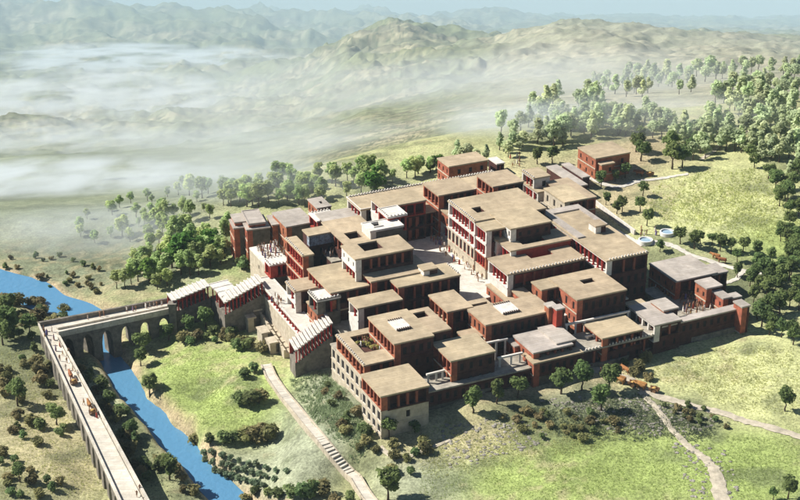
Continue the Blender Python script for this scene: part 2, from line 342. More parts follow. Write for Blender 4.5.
# ------------------------------------------------------------------ river
def ribbon(pts, ws, name, m, zoff=0.0, drape=False, sub=6, jag=0.0, seed=1):
    r_ = random.Random(seed); bm = bmesh.new(); C = []
    n = len(pts)
    for k in range(n-1):
        for s in range(sub):
            t = s/sub; p0 = pts[max(k-1, 0)]; p1 = pts[k]; p2 = pts[k+1]; p3 = pts[min(k+2, n-1)]
            c = 0.5*((2*p1)+(p2-p0)*t+(2*p0-5*p1+4*p2-p3)*t*t+(3*p1-p0-3*p2+p3)*t**3)
            C.append((c, ws[k]*(1-t)+ws[k+1]*t))
    C.append((pts[-1], ws[-1])); prev = None
    for i, (c, wd) in enumerate(C):
        a = C[max(i-1, 0)][0]; e = C[min(i+1, len(C)-1)][0]; d = (e-a); d.z = 0; d.normalize(); nn = Vector((-d.y, d.x, 0))
        cross = []
        for f in (-1, -0.33, 0.33, 1):
            p = c+nn*wd*f*(1+jag*r_.uniform(-1, 1) if abs(f) == 1 else 1)
            cross.append(bm.verts.new((p.x, p.y, (gz(p.x, p.y) if drape else c.z)+zoff+(0.05 if drape and abs(f) < 1 else 0))))
        if prev:
            for j in range(3): bm.faces.new([prev[j], prev[j+1], cross[j+1], cross[j]])
        prev = cross
    o = build(name, bm, m); o['kind'] = 'structure'; return o
wm = bpy.data.materials.new('river_water'); wm.use_nodes = True; t = wm.node_tree; b = t.nodes['Principled BSDF']
b.inputs['Base Color'].default_value = (0.09, 0.23, 0.37, 1); b.inputs['Roughness'].default_value = 0.12; b.inputs['IOR'].default_value = 1.33
n = t.nodes.new('ShaderNodeTexNoise'); n.inputs['Scale'].default_value = 0.7; n.inputs['Detail'].default_value = 4
ge = t.nodes.new('ShaderNodeNewGeometry'); t.links.new(ge.outputs['Position'], n.inputs['Vector'])
bp = t.nodes.new('ShaderNodeBump'); bp.inputs['Strength'].default_value = 0.6; bp.inputs['Distance'].default_value = 0.3
t.links.new(n.outputs['Fac'], bp.inputs['Height']); t.links.new(bp.outputs[0], b.inputs['Normal'])
ribbon(RP, [x+2.0 for x in RW], 'river', wm)
# ------------------------------------------------------------------ paths
pm = mat('worn_earth_path', (0.48, 0.42, 0.32), var=0.18, scale=0.6, bump=0.3)
pm2 = mat('pale_gravel_path', (0.56, 0.52, 0.45), var=0.12, scale=0.6, bump=0.3)
def path(px, wd, name, m, seed=1, jag=0.25):
    pts = [hit(*p) for p in px]; ws = [.58*x for x in (wd if isinstance(wd, list) else [wd]*len(pts))]
    return ribbon(pts, ws, name, m, 0.14, True, 10, jag, seed)
path([(585,368),(612,374),(632,382),(650,393),(685,404),(720,413),(755,424),(800,437),(850,450)], [3,2.6,2.2,2,1.8,1.8,1.6,1.6,1.6], 'path', pm, 2)
path([(640,392),(655,407),(672,430),(690,448),(704,458),(716,475),(722,505)], [1.4,1.2,1.2,1.3,1.6,2.2,3], 'path', pm, 3)
path([(600,222),(625,236),(640,244),(655,243),(672,246),(690,255),(715,263),(742,271),(765,274),(800,266),(850,258)], [1,1.2,2,2,1.4,1.3,1.3,1.4,1.3,1.3,1.3], 'path', pm2, 4)
path([(742,272),(735,280),(715,284),(700,280)], 1.2, 'path', pm2, 5)
path([(590,178),(615,187),(640,181),(665,178),(688,174)], [2,1.6,1.3,1.2,1.0], 'path', pm2, 6)
path([(700,160),(712,152),(722,143),(728,138),(745,133),(760,128)], 1.5, 'path', pm, 7)
path([(380,447),(398,460),(420,452),(450,440)], 0.9, 'path', pm, 8)
# ------------------------------------------------------------------ palace builder
PILL = {}; WINM = {}
def pillar_mesh(h, kind):
    k = (round(h, 1), kind)
    if k not in PILL:
        bm = bmesh.new(); h = k[0]
        if kind == 'pillar':
            lathe(bm, [(0.36, 0), (0.36, 0.15), (0.24, 0.16), (0.32, h-0.4), (0.46, h-0.3), (0.46, h-0.14), (0.38, h-0.13), (0.38, h)], 8)
        else:
            box(bm, -0.26, 0.26, -0.26, 0.26, 0.12, h-0.16); box(bm, -0.33, 0.33, -0.33, 0.33, 0, 0.12); box(bm, -0.35, 0.35, -0.35, 0.35, h-0.16, h)
        PILL[k] = mesh_of(bm, 'pillar', M[kind if kind in M else 'pillar'])
    return PILL[k]
def window_mesh(wd, h, fm):
    k = (round(wd, 2), round(h, 2), fm)
    if k not in WINM:
        wd, h = k[0], k[1]; bm = bmesh.new(); f = 0.11
        bp_ = bmesh.new(); box(bp_, -wd/2+f*.5, wd/2-f*.5, 0.1, 0.16, f*.5, h-f*.5)
        box(bm, -wd/2, -wd/2+f, 0, 0.2, 0, h); box(bm, wd/2-f, wd/2, 0, 0.2, 0, h)
        box(bm, -wd/2+f, wd/2-f, 0, 0.2, 0, f); box(bm, -wd/2+f, wd/2-f, 0, 0.2, h-f, h)
        WINM[k] = (mesh_of(bm, 'window', M[fm]), mesh_of(bp_, 'pane', M['pane']))
    return WINM[k]
def teeth(root, pts, z, step=0.85, size=0.32, h=0.38):
    bm = bmesh.new()
    for p, q in pts:
        p = Vector((*p, 0)); q = Vector((*q, 0)); L = (q-p).length; n = max(1, int(L/step)); d = (q-p)/n
        for i in range(n):
            c = p+d*(i+0.5); s = size*random.uniform(.85, 1.1)
            box(bm, c.x-s/2, c.x+s/2, c.y-s/2, c.y+s/2, z, z+h*random.uniform(.8, 1.1))
    o = build('cornice', bm, M['white'], root); o['kind'] = 'stuff'; o['label'] = 'row of small white horn shaped cornice blocks'
    return o
DEP = 1.5
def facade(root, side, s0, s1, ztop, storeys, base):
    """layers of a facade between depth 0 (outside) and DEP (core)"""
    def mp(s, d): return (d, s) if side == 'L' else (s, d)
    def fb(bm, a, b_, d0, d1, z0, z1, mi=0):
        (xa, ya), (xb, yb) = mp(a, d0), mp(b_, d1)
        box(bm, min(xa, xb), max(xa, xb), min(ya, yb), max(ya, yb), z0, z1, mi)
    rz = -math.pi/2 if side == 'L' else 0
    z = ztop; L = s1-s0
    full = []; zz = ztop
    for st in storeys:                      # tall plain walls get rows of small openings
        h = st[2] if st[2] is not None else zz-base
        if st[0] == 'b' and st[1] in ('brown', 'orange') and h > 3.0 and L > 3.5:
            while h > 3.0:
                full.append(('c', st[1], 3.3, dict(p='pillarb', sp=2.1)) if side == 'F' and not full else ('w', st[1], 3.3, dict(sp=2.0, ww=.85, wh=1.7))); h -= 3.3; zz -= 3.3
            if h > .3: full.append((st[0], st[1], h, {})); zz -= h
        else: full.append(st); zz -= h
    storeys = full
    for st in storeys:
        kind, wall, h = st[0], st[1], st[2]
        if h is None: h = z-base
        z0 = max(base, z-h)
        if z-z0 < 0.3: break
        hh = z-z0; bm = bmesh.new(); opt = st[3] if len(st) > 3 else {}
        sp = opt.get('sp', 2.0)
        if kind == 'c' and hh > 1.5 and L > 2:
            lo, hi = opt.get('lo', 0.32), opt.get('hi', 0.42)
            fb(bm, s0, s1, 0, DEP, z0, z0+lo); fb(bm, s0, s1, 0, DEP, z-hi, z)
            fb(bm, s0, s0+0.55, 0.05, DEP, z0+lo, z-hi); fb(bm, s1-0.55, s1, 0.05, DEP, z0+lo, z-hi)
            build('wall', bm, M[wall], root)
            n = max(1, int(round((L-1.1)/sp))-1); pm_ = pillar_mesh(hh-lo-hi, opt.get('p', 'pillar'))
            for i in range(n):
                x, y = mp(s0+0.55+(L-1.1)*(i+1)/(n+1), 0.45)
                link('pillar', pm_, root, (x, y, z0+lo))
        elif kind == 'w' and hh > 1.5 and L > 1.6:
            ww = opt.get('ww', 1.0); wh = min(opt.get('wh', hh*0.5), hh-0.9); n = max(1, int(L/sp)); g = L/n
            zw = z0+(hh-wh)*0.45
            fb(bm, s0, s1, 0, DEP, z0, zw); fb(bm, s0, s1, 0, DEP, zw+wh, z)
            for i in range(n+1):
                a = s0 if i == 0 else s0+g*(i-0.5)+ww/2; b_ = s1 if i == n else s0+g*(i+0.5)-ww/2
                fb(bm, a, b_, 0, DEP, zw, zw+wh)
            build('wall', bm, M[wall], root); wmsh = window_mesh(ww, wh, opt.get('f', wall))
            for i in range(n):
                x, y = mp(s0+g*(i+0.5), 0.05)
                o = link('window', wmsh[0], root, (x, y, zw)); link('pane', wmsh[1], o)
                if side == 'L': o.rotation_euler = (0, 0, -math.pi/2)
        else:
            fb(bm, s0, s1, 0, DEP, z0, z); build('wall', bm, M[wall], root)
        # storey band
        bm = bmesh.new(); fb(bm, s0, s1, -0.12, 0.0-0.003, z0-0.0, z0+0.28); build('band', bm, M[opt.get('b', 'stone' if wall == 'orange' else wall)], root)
        z = z0
        if z <= base+0.05: break
zj = [0]
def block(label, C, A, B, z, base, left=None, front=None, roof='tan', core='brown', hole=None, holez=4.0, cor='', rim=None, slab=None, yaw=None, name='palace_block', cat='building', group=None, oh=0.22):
    zj[0] += 1; z = z+0.013*(zj[0] % 9)
    yw = YAW if yaw is None else math.radians(yaw); UA = Vector((math.cos(yw), math.sin(yw), 0)); VA = Vector((-math.sin(yw), math.cos(yw), 0))
    uv = lambda p: (p.dot(UA), p.dot(VA))
    c = P(*C, z); u0, v0 = uv(c); v1 = uv(P(*A, z))[1]; u1 = uv(P(*B, z))[0]
    Lu, Lv = max(u1-u0, 2.0), max(v1-v0, 2.0)
    loc = UA*u0+VA*v0+Vector((0, 0, base))
    root = thing(name, label, cat, loc, yw, group); H = z-base; T = 0.38
    fx = DEP if left else 0; fy = DEP if front else 0; top = H-T
    hr = None
    if hole:
        hp = [uv(P(*p, z)) for p in hole]; hu = sorted(p[0]-u0 for p in hp); hv = sorted(p[1]-v0 for p in hp)
        n2 = len(hp)//2; hr = [max(fx+.4, sum(hu[:n2])/n2), min(Lu-.4, sum(hu[n2:])/n2), max(fy+.4, sum(hv[:n2])/n2), min(Lv-.4, sum(hv[n2:])/n2)]
        if hr[1]-hr[0] < 0.8 or hr[3]-hr[2] < 0.8: hr = None
    bm = bmesh.new()
    if hr:
        a, b_, c_, d = hr
        box(bm, fx, a, fy, Lv, 0, top); box(bm, b_, Lu, fy, Lv, 0, top); box(bm, a, b_, fy, c_, 0, top); box(bm, a, b_, d, Lv, 0, top); box(bm, a, b_, c_, d, 0, max(0.2, H-holez))
    else: box(bm, fx, Lu, fy, Lv, 0, top)
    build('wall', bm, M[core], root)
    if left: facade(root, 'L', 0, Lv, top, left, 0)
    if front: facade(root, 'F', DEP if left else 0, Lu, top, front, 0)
    bm = bmesh.new(); X0, X1, Y0, Y1 = -oh, Lu+oh*.6, -oh, Lv+oh*.6
    if hr:
        box(bm, X0, a, Y0, Y1, top, H); box(bm, b_, X1, Y0, Y1, top, H); box(bm, a, b_, Y0, c_, top, H); box(bm, a, b_, d, Y1, top, H)
    else: box(bm, X0, X1, Y0, Y1, top, H)
    rf = build('roof', bm, M[roof], root)
    # low rim along the roof edge, weathered lighter
    if rim:
        bm = bmesh.new(); r = 0.28
        box(bm, X0, X0+r, Y0, Y1, H, H+.16); box(bm, X0+r, X1, Y0, Y0+r, H, H+.16); box(bm, X1-r, X1, Y0+r, Y1, H, H+.16); box(bm, X0+r, X1-r, Y1-r, Y1, H, H+.16)
        build('parapet', bm, M[rim], rf)
        if hr:
            bm = bmesh.new(); r = .3
            box(bm, a-r, a, c_-r, d+r, H, H+.28); box(bm, b_, b_+r, c_-r, d+r, H, H+.28); box(bm, a, b_, c_-r, c_, H, H+.28); box(bm, a, b_, d, d+r, H, H+.28)
            build('kerb', bm, M[rim], rf)
    hh = H+(.16 if rim else 0)
    seg = []
    if 'L' in cor: seg.append(((X0+.25, Y0+.2), (X0+.25, Y1-.2)))
    if 'F' in cor: seg.append(((X0+.6, Y0+.25), (X1-.2, Y0+.25)))
    if 'B' in cor: seg.append(((X0+.6, Y1-.25), (X1-.2, Y1-.25)))
    if 'R' in cor: seg.append(((X1-.25, Y0+.8), (X1-.25, Y1-.6)))
    if seg: teeth(rf, seg, hh)
    if slab:      # raised white skylight slab on posts
        for sa, sb, scx, sd in slab:
            bm = bmesh.new(); n = max(3, int((sb-sa)*Lu/0.5))
            for i in range(n):
                x = Lu*sa+(sb-sa)*Lu*(i+.5)/n
                for y in (Lv*scx, Lv*sd): box(bm, x-.11, x+.11, y-.3, y+.3, H, H+.5)
            pp = build('rafter_end', bm, M['dark'], rf); pp['kind'] = 'stuff'
            bm = bmesh.new(); box(bm, Lu*sa, Lu*sb, Lv*scx+.1, Lv*sd-.1, H, H+.35); build('skylight', bm, M['white'], rf)
    root['_d'] = [Lu, Lv, H]
    return root
c = lambda w='red', h=3.6, **k: ('c', w, h, k)
W_ = lambda w='orange', h=3.6, **k: ('w', w, h, k)
b_ = lambda w='stone', h=None, **k: ('b', w, h, k)
PB = dict(p='pillarb')
# ------------------------------------------------------------------ palace: front range
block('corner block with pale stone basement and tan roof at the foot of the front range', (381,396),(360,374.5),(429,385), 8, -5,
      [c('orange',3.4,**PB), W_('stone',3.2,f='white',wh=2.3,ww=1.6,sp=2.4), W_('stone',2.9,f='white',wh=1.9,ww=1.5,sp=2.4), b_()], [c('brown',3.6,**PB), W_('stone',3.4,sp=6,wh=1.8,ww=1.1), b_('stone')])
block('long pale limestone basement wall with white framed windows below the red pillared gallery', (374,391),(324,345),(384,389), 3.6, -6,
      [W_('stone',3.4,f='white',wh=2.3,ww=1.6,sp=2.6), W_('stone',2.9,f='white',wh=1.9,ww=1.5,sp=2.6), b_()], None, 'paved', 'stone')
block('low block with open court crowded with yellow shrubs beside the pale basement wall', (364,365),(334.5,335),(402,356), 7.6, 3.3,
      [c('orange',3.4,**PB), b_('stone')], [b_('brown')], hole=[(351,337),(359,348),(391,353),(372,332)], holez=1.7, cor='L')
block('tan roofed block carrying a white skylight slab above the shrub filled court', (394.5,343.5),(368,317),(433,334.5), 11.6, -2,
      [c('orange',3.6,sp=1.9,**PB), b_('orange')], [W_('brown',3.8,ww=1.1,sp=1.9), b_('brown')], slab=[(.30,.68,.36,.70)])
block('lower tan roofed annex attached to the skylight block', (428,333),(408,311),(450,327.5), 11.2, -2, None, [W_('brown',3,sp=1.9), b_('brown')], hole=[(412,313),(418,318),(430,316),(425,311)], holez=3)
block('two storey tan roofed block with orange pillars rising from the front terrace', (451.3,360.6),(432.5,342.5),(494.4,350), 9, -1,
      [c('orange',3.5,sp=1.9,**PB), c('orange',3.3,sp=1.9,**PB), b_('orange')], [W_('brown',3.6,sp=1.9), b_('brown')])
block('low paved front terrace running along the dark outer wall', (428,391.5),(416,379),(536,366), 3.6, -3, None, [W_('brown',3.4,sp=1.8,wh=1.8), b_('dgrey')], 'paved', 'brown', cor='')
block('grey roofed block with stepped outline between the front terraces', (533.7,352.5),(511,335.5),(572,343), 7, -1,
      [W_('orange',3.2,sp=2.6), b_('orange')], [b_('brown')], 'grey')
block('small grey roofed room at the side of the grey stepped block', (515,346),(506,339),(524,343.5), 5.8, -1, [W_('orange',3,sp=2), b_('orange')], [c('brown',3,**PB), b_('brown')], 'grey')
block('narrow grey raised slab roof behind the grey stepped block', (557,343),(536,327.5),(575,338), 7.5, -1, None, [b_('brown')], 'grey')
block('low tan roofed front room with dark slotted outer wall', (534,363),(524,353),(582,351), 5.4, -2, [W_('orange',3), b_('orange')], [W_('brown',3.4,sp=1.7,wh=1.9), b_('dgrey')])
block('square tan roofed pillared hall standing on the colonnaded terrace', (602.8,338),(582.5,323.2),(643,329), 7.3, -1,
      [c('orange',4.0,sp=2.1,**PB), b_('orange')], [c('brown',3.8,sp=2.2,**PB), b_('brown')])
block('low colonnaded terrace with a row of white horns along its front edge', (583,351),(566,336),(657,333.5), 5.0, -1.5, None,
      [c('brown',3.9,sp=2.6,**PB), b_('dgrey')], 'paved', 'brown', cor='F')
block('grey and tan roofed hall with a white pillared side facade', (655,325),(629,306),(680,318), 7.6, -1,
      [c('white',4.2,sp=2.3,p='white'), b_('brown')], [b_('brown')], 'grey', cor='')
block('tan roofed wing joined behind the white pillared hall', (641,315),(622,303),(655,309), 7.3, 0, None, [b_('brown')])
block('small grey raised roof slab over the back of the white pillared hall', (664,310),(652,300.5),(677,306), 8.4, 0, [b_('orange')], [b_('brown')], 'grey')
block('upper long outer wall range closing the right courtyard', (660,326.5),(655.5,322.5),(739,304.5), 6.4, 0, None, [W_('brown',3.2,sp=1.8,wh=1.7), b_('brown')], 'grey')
block('lower long outer wall gallery stepping down in front of the right courtyard wall', (657,338),(654,335),(742,314.5), 3.4, -1, [b_('orange')], [W_('brown',3.4,sp=1.8,wh=2), b_('dgrey')], 'paved', 'brown')
block('small orange gate tower at the end of the long outer wall', (742.5,306.5),(735.5,300.5),(749.5,304.5), 8.2, 1, [b_('orange')], [b_('brown')], 'grey', name='gate_tower', cat='tower')
# right courtyard group
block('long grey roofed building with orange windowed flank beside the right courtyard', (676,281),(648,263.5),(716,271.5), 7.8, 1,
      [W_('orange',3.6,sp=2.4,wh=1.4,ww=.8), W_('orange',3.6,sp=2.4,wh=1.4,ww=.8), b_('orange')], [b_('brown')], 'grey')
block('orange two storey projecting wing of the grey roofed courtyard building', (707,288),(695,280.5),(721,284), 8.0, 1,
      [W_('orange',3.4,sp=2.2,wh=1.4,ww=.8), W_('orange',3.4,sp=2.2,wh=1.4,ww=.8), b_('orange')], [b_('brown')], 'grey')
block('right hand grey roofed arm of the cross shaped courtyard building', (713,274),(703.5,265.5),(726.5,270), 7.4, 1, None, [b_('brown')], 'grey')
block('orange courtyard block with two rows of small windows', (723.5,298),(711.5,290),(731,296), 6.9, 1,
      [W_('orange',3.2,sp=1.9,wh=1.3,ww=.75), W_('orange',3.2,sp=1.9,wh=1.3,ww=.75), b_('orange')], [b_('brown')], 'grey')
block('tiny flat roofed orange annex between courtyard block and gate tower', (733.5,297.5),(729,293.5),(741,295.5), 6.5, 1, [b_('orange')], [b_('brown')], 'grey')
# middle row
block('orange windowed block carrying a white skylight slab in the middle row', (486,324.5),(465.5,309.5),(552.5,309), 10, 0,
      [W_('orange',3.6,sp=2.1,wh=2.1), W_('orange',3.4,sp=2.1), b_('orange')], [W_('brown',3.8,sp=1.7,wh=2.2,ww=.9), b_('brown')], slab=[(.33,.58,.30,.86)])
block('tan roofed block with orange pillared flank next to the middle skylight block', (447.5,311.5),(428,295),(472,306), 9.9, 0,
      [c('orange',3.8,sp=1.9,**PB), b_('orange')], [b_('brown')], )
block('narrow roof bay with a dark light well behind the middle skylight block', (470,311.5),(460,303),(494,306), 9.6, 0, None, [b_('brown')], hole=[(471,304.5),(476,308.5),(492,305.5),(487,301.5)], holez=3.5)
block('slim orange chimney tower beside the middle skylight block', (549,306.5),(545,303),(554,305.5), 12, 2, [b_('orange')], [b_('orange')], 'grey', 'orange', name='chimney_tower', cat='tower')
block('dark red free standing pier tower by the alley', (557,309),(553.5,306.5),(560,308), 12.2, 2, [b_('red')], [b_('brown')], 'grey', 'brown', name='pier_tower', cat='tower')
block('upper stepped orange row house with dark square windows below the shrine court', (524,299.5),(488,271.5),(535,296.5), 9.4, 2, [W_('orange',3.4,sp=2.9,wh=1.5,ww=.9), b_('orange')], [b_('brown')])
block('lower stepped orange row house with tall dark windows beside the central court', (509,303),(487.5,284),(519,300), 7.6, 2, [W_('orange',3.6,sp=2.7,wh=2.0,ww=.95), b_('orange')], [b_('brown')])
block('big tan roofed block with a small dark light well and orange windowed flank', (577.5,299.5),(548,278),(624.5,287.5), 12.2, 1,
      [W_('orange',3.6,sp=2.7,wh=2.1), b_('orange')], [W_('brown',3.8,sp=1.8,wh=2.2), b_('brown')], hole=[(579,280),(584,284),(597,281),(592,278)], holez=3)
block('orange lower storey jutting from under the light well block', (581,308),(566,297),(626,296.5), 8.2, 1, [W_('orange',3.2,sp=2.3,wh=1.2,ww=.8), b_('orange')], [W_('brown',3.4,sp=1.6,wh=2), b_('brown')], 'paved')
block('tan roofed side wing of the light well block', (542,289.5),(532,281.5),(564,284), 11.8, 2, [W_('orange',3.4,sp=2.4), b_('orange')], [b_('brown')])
# central court and east range
block('white paved central court full of people', (462,303),(396,241),(517,291), 5, -1, None, None, 'pave', 'stone', name='court_pavement', cat='courtyard', oh=0)
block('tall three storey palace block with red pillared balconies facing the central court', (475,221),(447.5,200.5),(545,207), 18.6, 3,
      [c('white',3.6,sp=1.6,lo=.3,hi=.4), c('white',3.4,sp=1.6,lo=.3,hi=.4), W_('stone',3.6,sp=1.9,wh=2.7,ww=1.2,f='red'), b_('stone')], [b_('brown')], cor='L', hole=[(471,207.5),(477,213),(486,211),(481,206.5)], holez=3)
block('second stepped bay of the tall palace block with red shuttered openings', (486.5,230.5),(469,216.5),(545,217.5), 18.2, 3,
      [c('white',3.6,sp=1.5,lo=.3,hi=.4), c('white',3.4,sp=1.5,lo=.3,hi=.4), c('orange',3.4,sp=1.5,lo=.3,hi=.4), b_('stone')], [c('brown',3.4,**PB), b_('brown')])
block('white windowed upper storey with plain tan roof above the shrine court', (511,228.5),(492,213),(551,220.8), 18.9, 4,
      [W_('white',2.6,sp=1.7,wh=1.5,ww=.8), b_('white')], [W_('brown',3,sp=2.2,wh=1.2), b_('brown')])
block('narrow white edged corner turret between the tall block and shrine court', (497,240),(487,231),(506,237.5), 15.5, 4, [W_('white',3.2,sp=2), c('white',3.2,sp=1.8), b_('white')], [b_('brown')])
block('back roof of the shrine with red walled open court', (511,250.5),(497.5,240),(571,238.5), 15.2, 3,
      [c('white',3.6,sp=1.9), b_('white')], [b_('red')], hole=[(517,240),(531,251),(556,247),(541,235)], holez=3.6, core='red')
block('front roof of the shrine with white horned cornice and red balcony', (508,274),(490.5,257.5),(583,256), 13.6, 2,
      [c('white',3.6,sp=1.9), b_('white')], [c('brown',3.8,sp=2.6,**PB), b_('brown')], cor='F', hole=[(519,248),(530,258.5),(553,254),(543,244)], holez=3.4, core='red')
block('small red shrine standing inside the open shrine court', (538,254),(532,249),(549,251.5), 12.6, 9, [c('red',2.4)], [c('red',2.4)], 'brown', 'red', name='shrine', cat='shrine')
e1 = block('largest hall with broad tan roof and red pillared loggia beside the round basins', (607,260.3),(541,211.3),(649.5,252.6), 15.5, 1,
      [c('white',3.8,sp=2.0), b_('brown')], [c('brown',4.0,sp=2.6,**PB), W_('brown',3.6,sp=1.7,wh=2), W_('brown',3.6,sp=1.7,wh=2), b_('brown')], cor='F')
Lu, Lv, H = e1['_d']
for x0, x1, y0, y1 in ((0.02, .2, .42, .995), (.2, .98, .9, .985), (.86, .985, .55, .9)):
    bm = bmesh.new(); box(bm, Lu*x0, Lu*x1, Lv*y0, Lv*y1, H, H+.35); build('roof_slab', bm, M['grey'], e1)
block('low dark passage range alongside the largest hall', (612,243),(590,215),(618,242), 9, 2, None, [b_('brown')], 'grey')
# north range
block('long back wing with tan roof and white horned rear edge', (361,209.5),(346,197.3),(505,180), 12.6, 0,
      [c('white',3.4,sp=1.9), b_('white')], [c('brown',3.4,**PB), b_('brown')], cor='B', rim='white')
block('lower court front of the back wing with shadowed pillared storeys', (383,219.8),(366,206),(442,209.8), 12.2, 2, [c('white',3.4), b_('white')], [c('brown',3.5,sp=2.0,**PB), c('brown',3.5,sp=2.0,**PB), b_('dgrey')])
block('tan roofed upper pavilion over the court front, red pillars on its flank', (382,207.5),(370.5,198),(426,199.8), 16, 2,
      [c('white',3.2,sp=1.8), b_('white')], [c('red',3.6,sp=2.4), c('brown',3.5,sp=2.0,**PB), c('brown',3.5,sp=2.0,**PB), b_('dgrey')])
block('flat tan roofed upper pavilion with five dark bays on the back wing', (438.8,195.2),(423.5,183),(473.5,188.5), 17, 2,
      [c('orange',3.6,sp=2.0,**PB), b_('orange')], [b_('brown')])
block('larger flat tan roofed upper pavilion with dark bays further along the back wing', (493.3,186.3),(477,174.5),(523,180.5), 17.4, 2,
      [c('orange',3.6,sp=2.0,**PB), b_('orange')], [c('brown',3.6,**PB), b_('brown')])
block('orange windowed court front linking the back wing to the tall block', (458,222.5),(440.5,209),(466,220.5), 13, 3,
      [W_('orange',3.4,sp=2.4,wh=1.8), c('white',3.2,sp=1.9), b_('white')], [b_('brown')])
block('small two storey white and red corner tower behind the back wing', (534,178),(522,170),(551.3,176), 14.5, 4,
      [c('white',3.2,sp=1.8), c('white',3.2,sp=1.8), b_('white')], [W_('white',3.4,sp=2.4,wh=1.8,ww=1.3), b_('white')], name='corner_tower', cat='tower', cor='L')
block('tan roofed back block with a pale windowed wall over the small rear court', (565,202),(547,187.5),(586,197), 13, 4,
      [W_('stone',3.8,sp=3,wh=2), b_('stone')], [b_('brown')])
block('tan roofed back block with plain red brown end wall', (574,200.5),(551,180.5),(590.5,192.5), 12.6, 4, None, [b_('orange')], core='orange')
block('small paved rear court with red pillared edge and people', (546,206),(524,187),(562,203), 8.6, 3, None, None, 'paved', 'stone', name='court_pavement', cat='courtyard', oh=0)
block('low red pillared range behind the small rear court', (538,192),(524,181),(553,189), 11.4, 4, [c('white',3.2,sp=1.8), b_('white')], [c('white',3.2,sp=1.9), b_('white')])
for i, (cc, aa, bb, nm) in enumerate([((577,186),(551,165.5),(587,184),'wider of two long grey roofed sheds behind the corner tower'), ((583,177),(563,163.5),(590,176),'narrower of two long grey roofed sheds behind the corner tower')]):
    block(nm, cc, aa, bb, 8.5, 4, None, [b_('brown')], 'grey')
block('small white roofed lean-to behind the back wing', (497,163.5),(491,157.5),(504,162), 8, 4, None, [c('brown',2.6,**PB)], 'white')
# detached houses
block('detached orange house with tan roof behind the long back wing', (449,166.3),(440.5,157.5),(491,162), 10, 2,
      [W_('orange',3,sp=2.2,wh=1.5,ww=.8), W_('orange',3.2,sp=2.2,wh=1.5,ww=.8), b_('orange')], [W_('orange',3.4,sp=3.5,wh=1.6,ww=1.2), b_('orange')], name='house', cat='house', core='orange')
h2 = block('detached orange house with tan roof on the edge of the pine wood', (596,158),(576.2,147.5),(631,152.5), 12, 3,
      [W_('orange',3.2,sp=2.6,wh=1.5,ww=.8), W_('orange',3.4,sp=2.6,wh=1.5,ww=.8), b_('stone')], [W_('orange',3.4,sp=3.5,wh=1.6), b_('orange')], name='house', cat='house', core='orange')
block('low front wing of the orange house on the edge of the pine wood', (602,164.5),(597,159.5),(614,162), 10.6, 3, [b_('orange')], [W_('orange',3,sp=3), b_('orange')], name='house_wing', cat='house', core='orange')
# ------------------------------------------------------------------ west wing
block('pale roofed block with square atrium hole and white windowed parapet', (355.6,259),(340,245.8),(414.4,249), 17.0, 2,
      [W_('white',3.0,sp=2.4,wh=1.3,ww=.7), c('white',3.4,sp=2.0), b_('white')], [b_('brown')], hole=[(357,244),(364.5,251),(385,247.5),(376,240.5)], holez=4)
block('broad tan roof stepping around the atrium block, left part', (371.3,281.3),(356,266.5),(432,270), 12.8, 2,
      [c('orange',3.6,sp=2.0), b_('orange')], [c('brown',3.6,sp=2.0,**PB), W_('brown',3.4), b_('brown')])
block('broad tan roofed block with horned edge along the central court', (398.5,287),(385,275),(461,275.3), 12.4, 2,
      [c('orange',3.6,sp=2.0), b_('orange')], [c('brown',3.8,sp=2.2,**PB), c('brown',3.6,sp=2.2,**PB), b_('brown')], cor='R')
w3 = block('three storey block with stacked red pillared galleries on its flank', (302.8,255.5),(285,238),(313,253), 13.5, -4,
      [c('orange',3.4,sp=1.8), c('orange',3.4,sp=1.8), c('orange',3.4,sp=1.8), b_('stone')], [W_('dgrey',3.4,sp=2), c('dgrey',3.4,sp=2.2), b_('dgrey')], cor='L')
block('tan roof behind the mural patio with square dark light well', (349,247.5),(318.5,222.5),(385,238), 13.8, 0,
      [c('brown',3.4,sp=2.4,**PB), b_('brown')], [b_('brown')], hole=[(344,233),(349,239),(363.5,237),(357,231)], holez=3.4)
block('tan roof strip above the blue mural patio wall', (309,235.5),(302,229.5),(333,231), 13.6, 0, None, [b_('mural',2.6), b_('brown')])
block('mural patio floor with red painted court and people', (332,262),(313,244),(345,258), 8.2, -2, None, None, 'paved', 'brown', name='court_pavement', cat='courtyard', oh=0)
block('white parapet box with a dark roof opening beside the mural patio roof', (370.5,231.3),(360,223.7),(403,225), 16.0, 1, [b_('white')], [b_('dgrey')], 'white', 'dgrey', rim='white', hole=[(366,225),(371,229.5),(381,228),(380,221.5)], holez=4)
block('white roofed pavilion on red columns above the court front', (388,217.3),(378.5,208.8),(406,213.2), 17.0, 2, [c('red',4.0,sp=2.2), b_('white')], [c('red',4.0,sp=2.2), b_('dgrey')], 'white', cor='LF', rim='white')
block('tan lower roof with red pillared flank beneath the atrium block', (331,292.5),(315.5,267),(370,286), 11.0, -2, [c('orange',3.6,sp=2.0), b_('orange')], [b_('brown')])
block('two storey tan roofed block with rafter ends above the pale terrace wall', (295,291.3),(285,281.5),(323,286), 8.2, -4, [c('white',3.2,sp=2.0), c('white',3.2,sp=2.0), b_('stone')], [c('brown',3.6,sp=2.2,**PB), b_('brown')], cor='L')
block('white roofed lantern pavilion with dark posts over the lower terrace', (317.3,300.7),(307.5,291.5),(340,296), 10.2, -3, [c('dgrey',3.4,sp=2), b_('orange')], [c('dgrey',3.6,sp=3.0), b_('dgrey')], 'white', cor='LF', rim='dgrey')
block('low tan roofed two storey gallery under the lantern pavilion', (318.5,313.5),(305,301.5),(352,307), 6.2, -4, [c('orange',3.0,sp=2.0), c('orange',3.0,sp=2.0), b_('stone')], [b_('brown',2.0), W_('brown',3.4), b_('brown')])
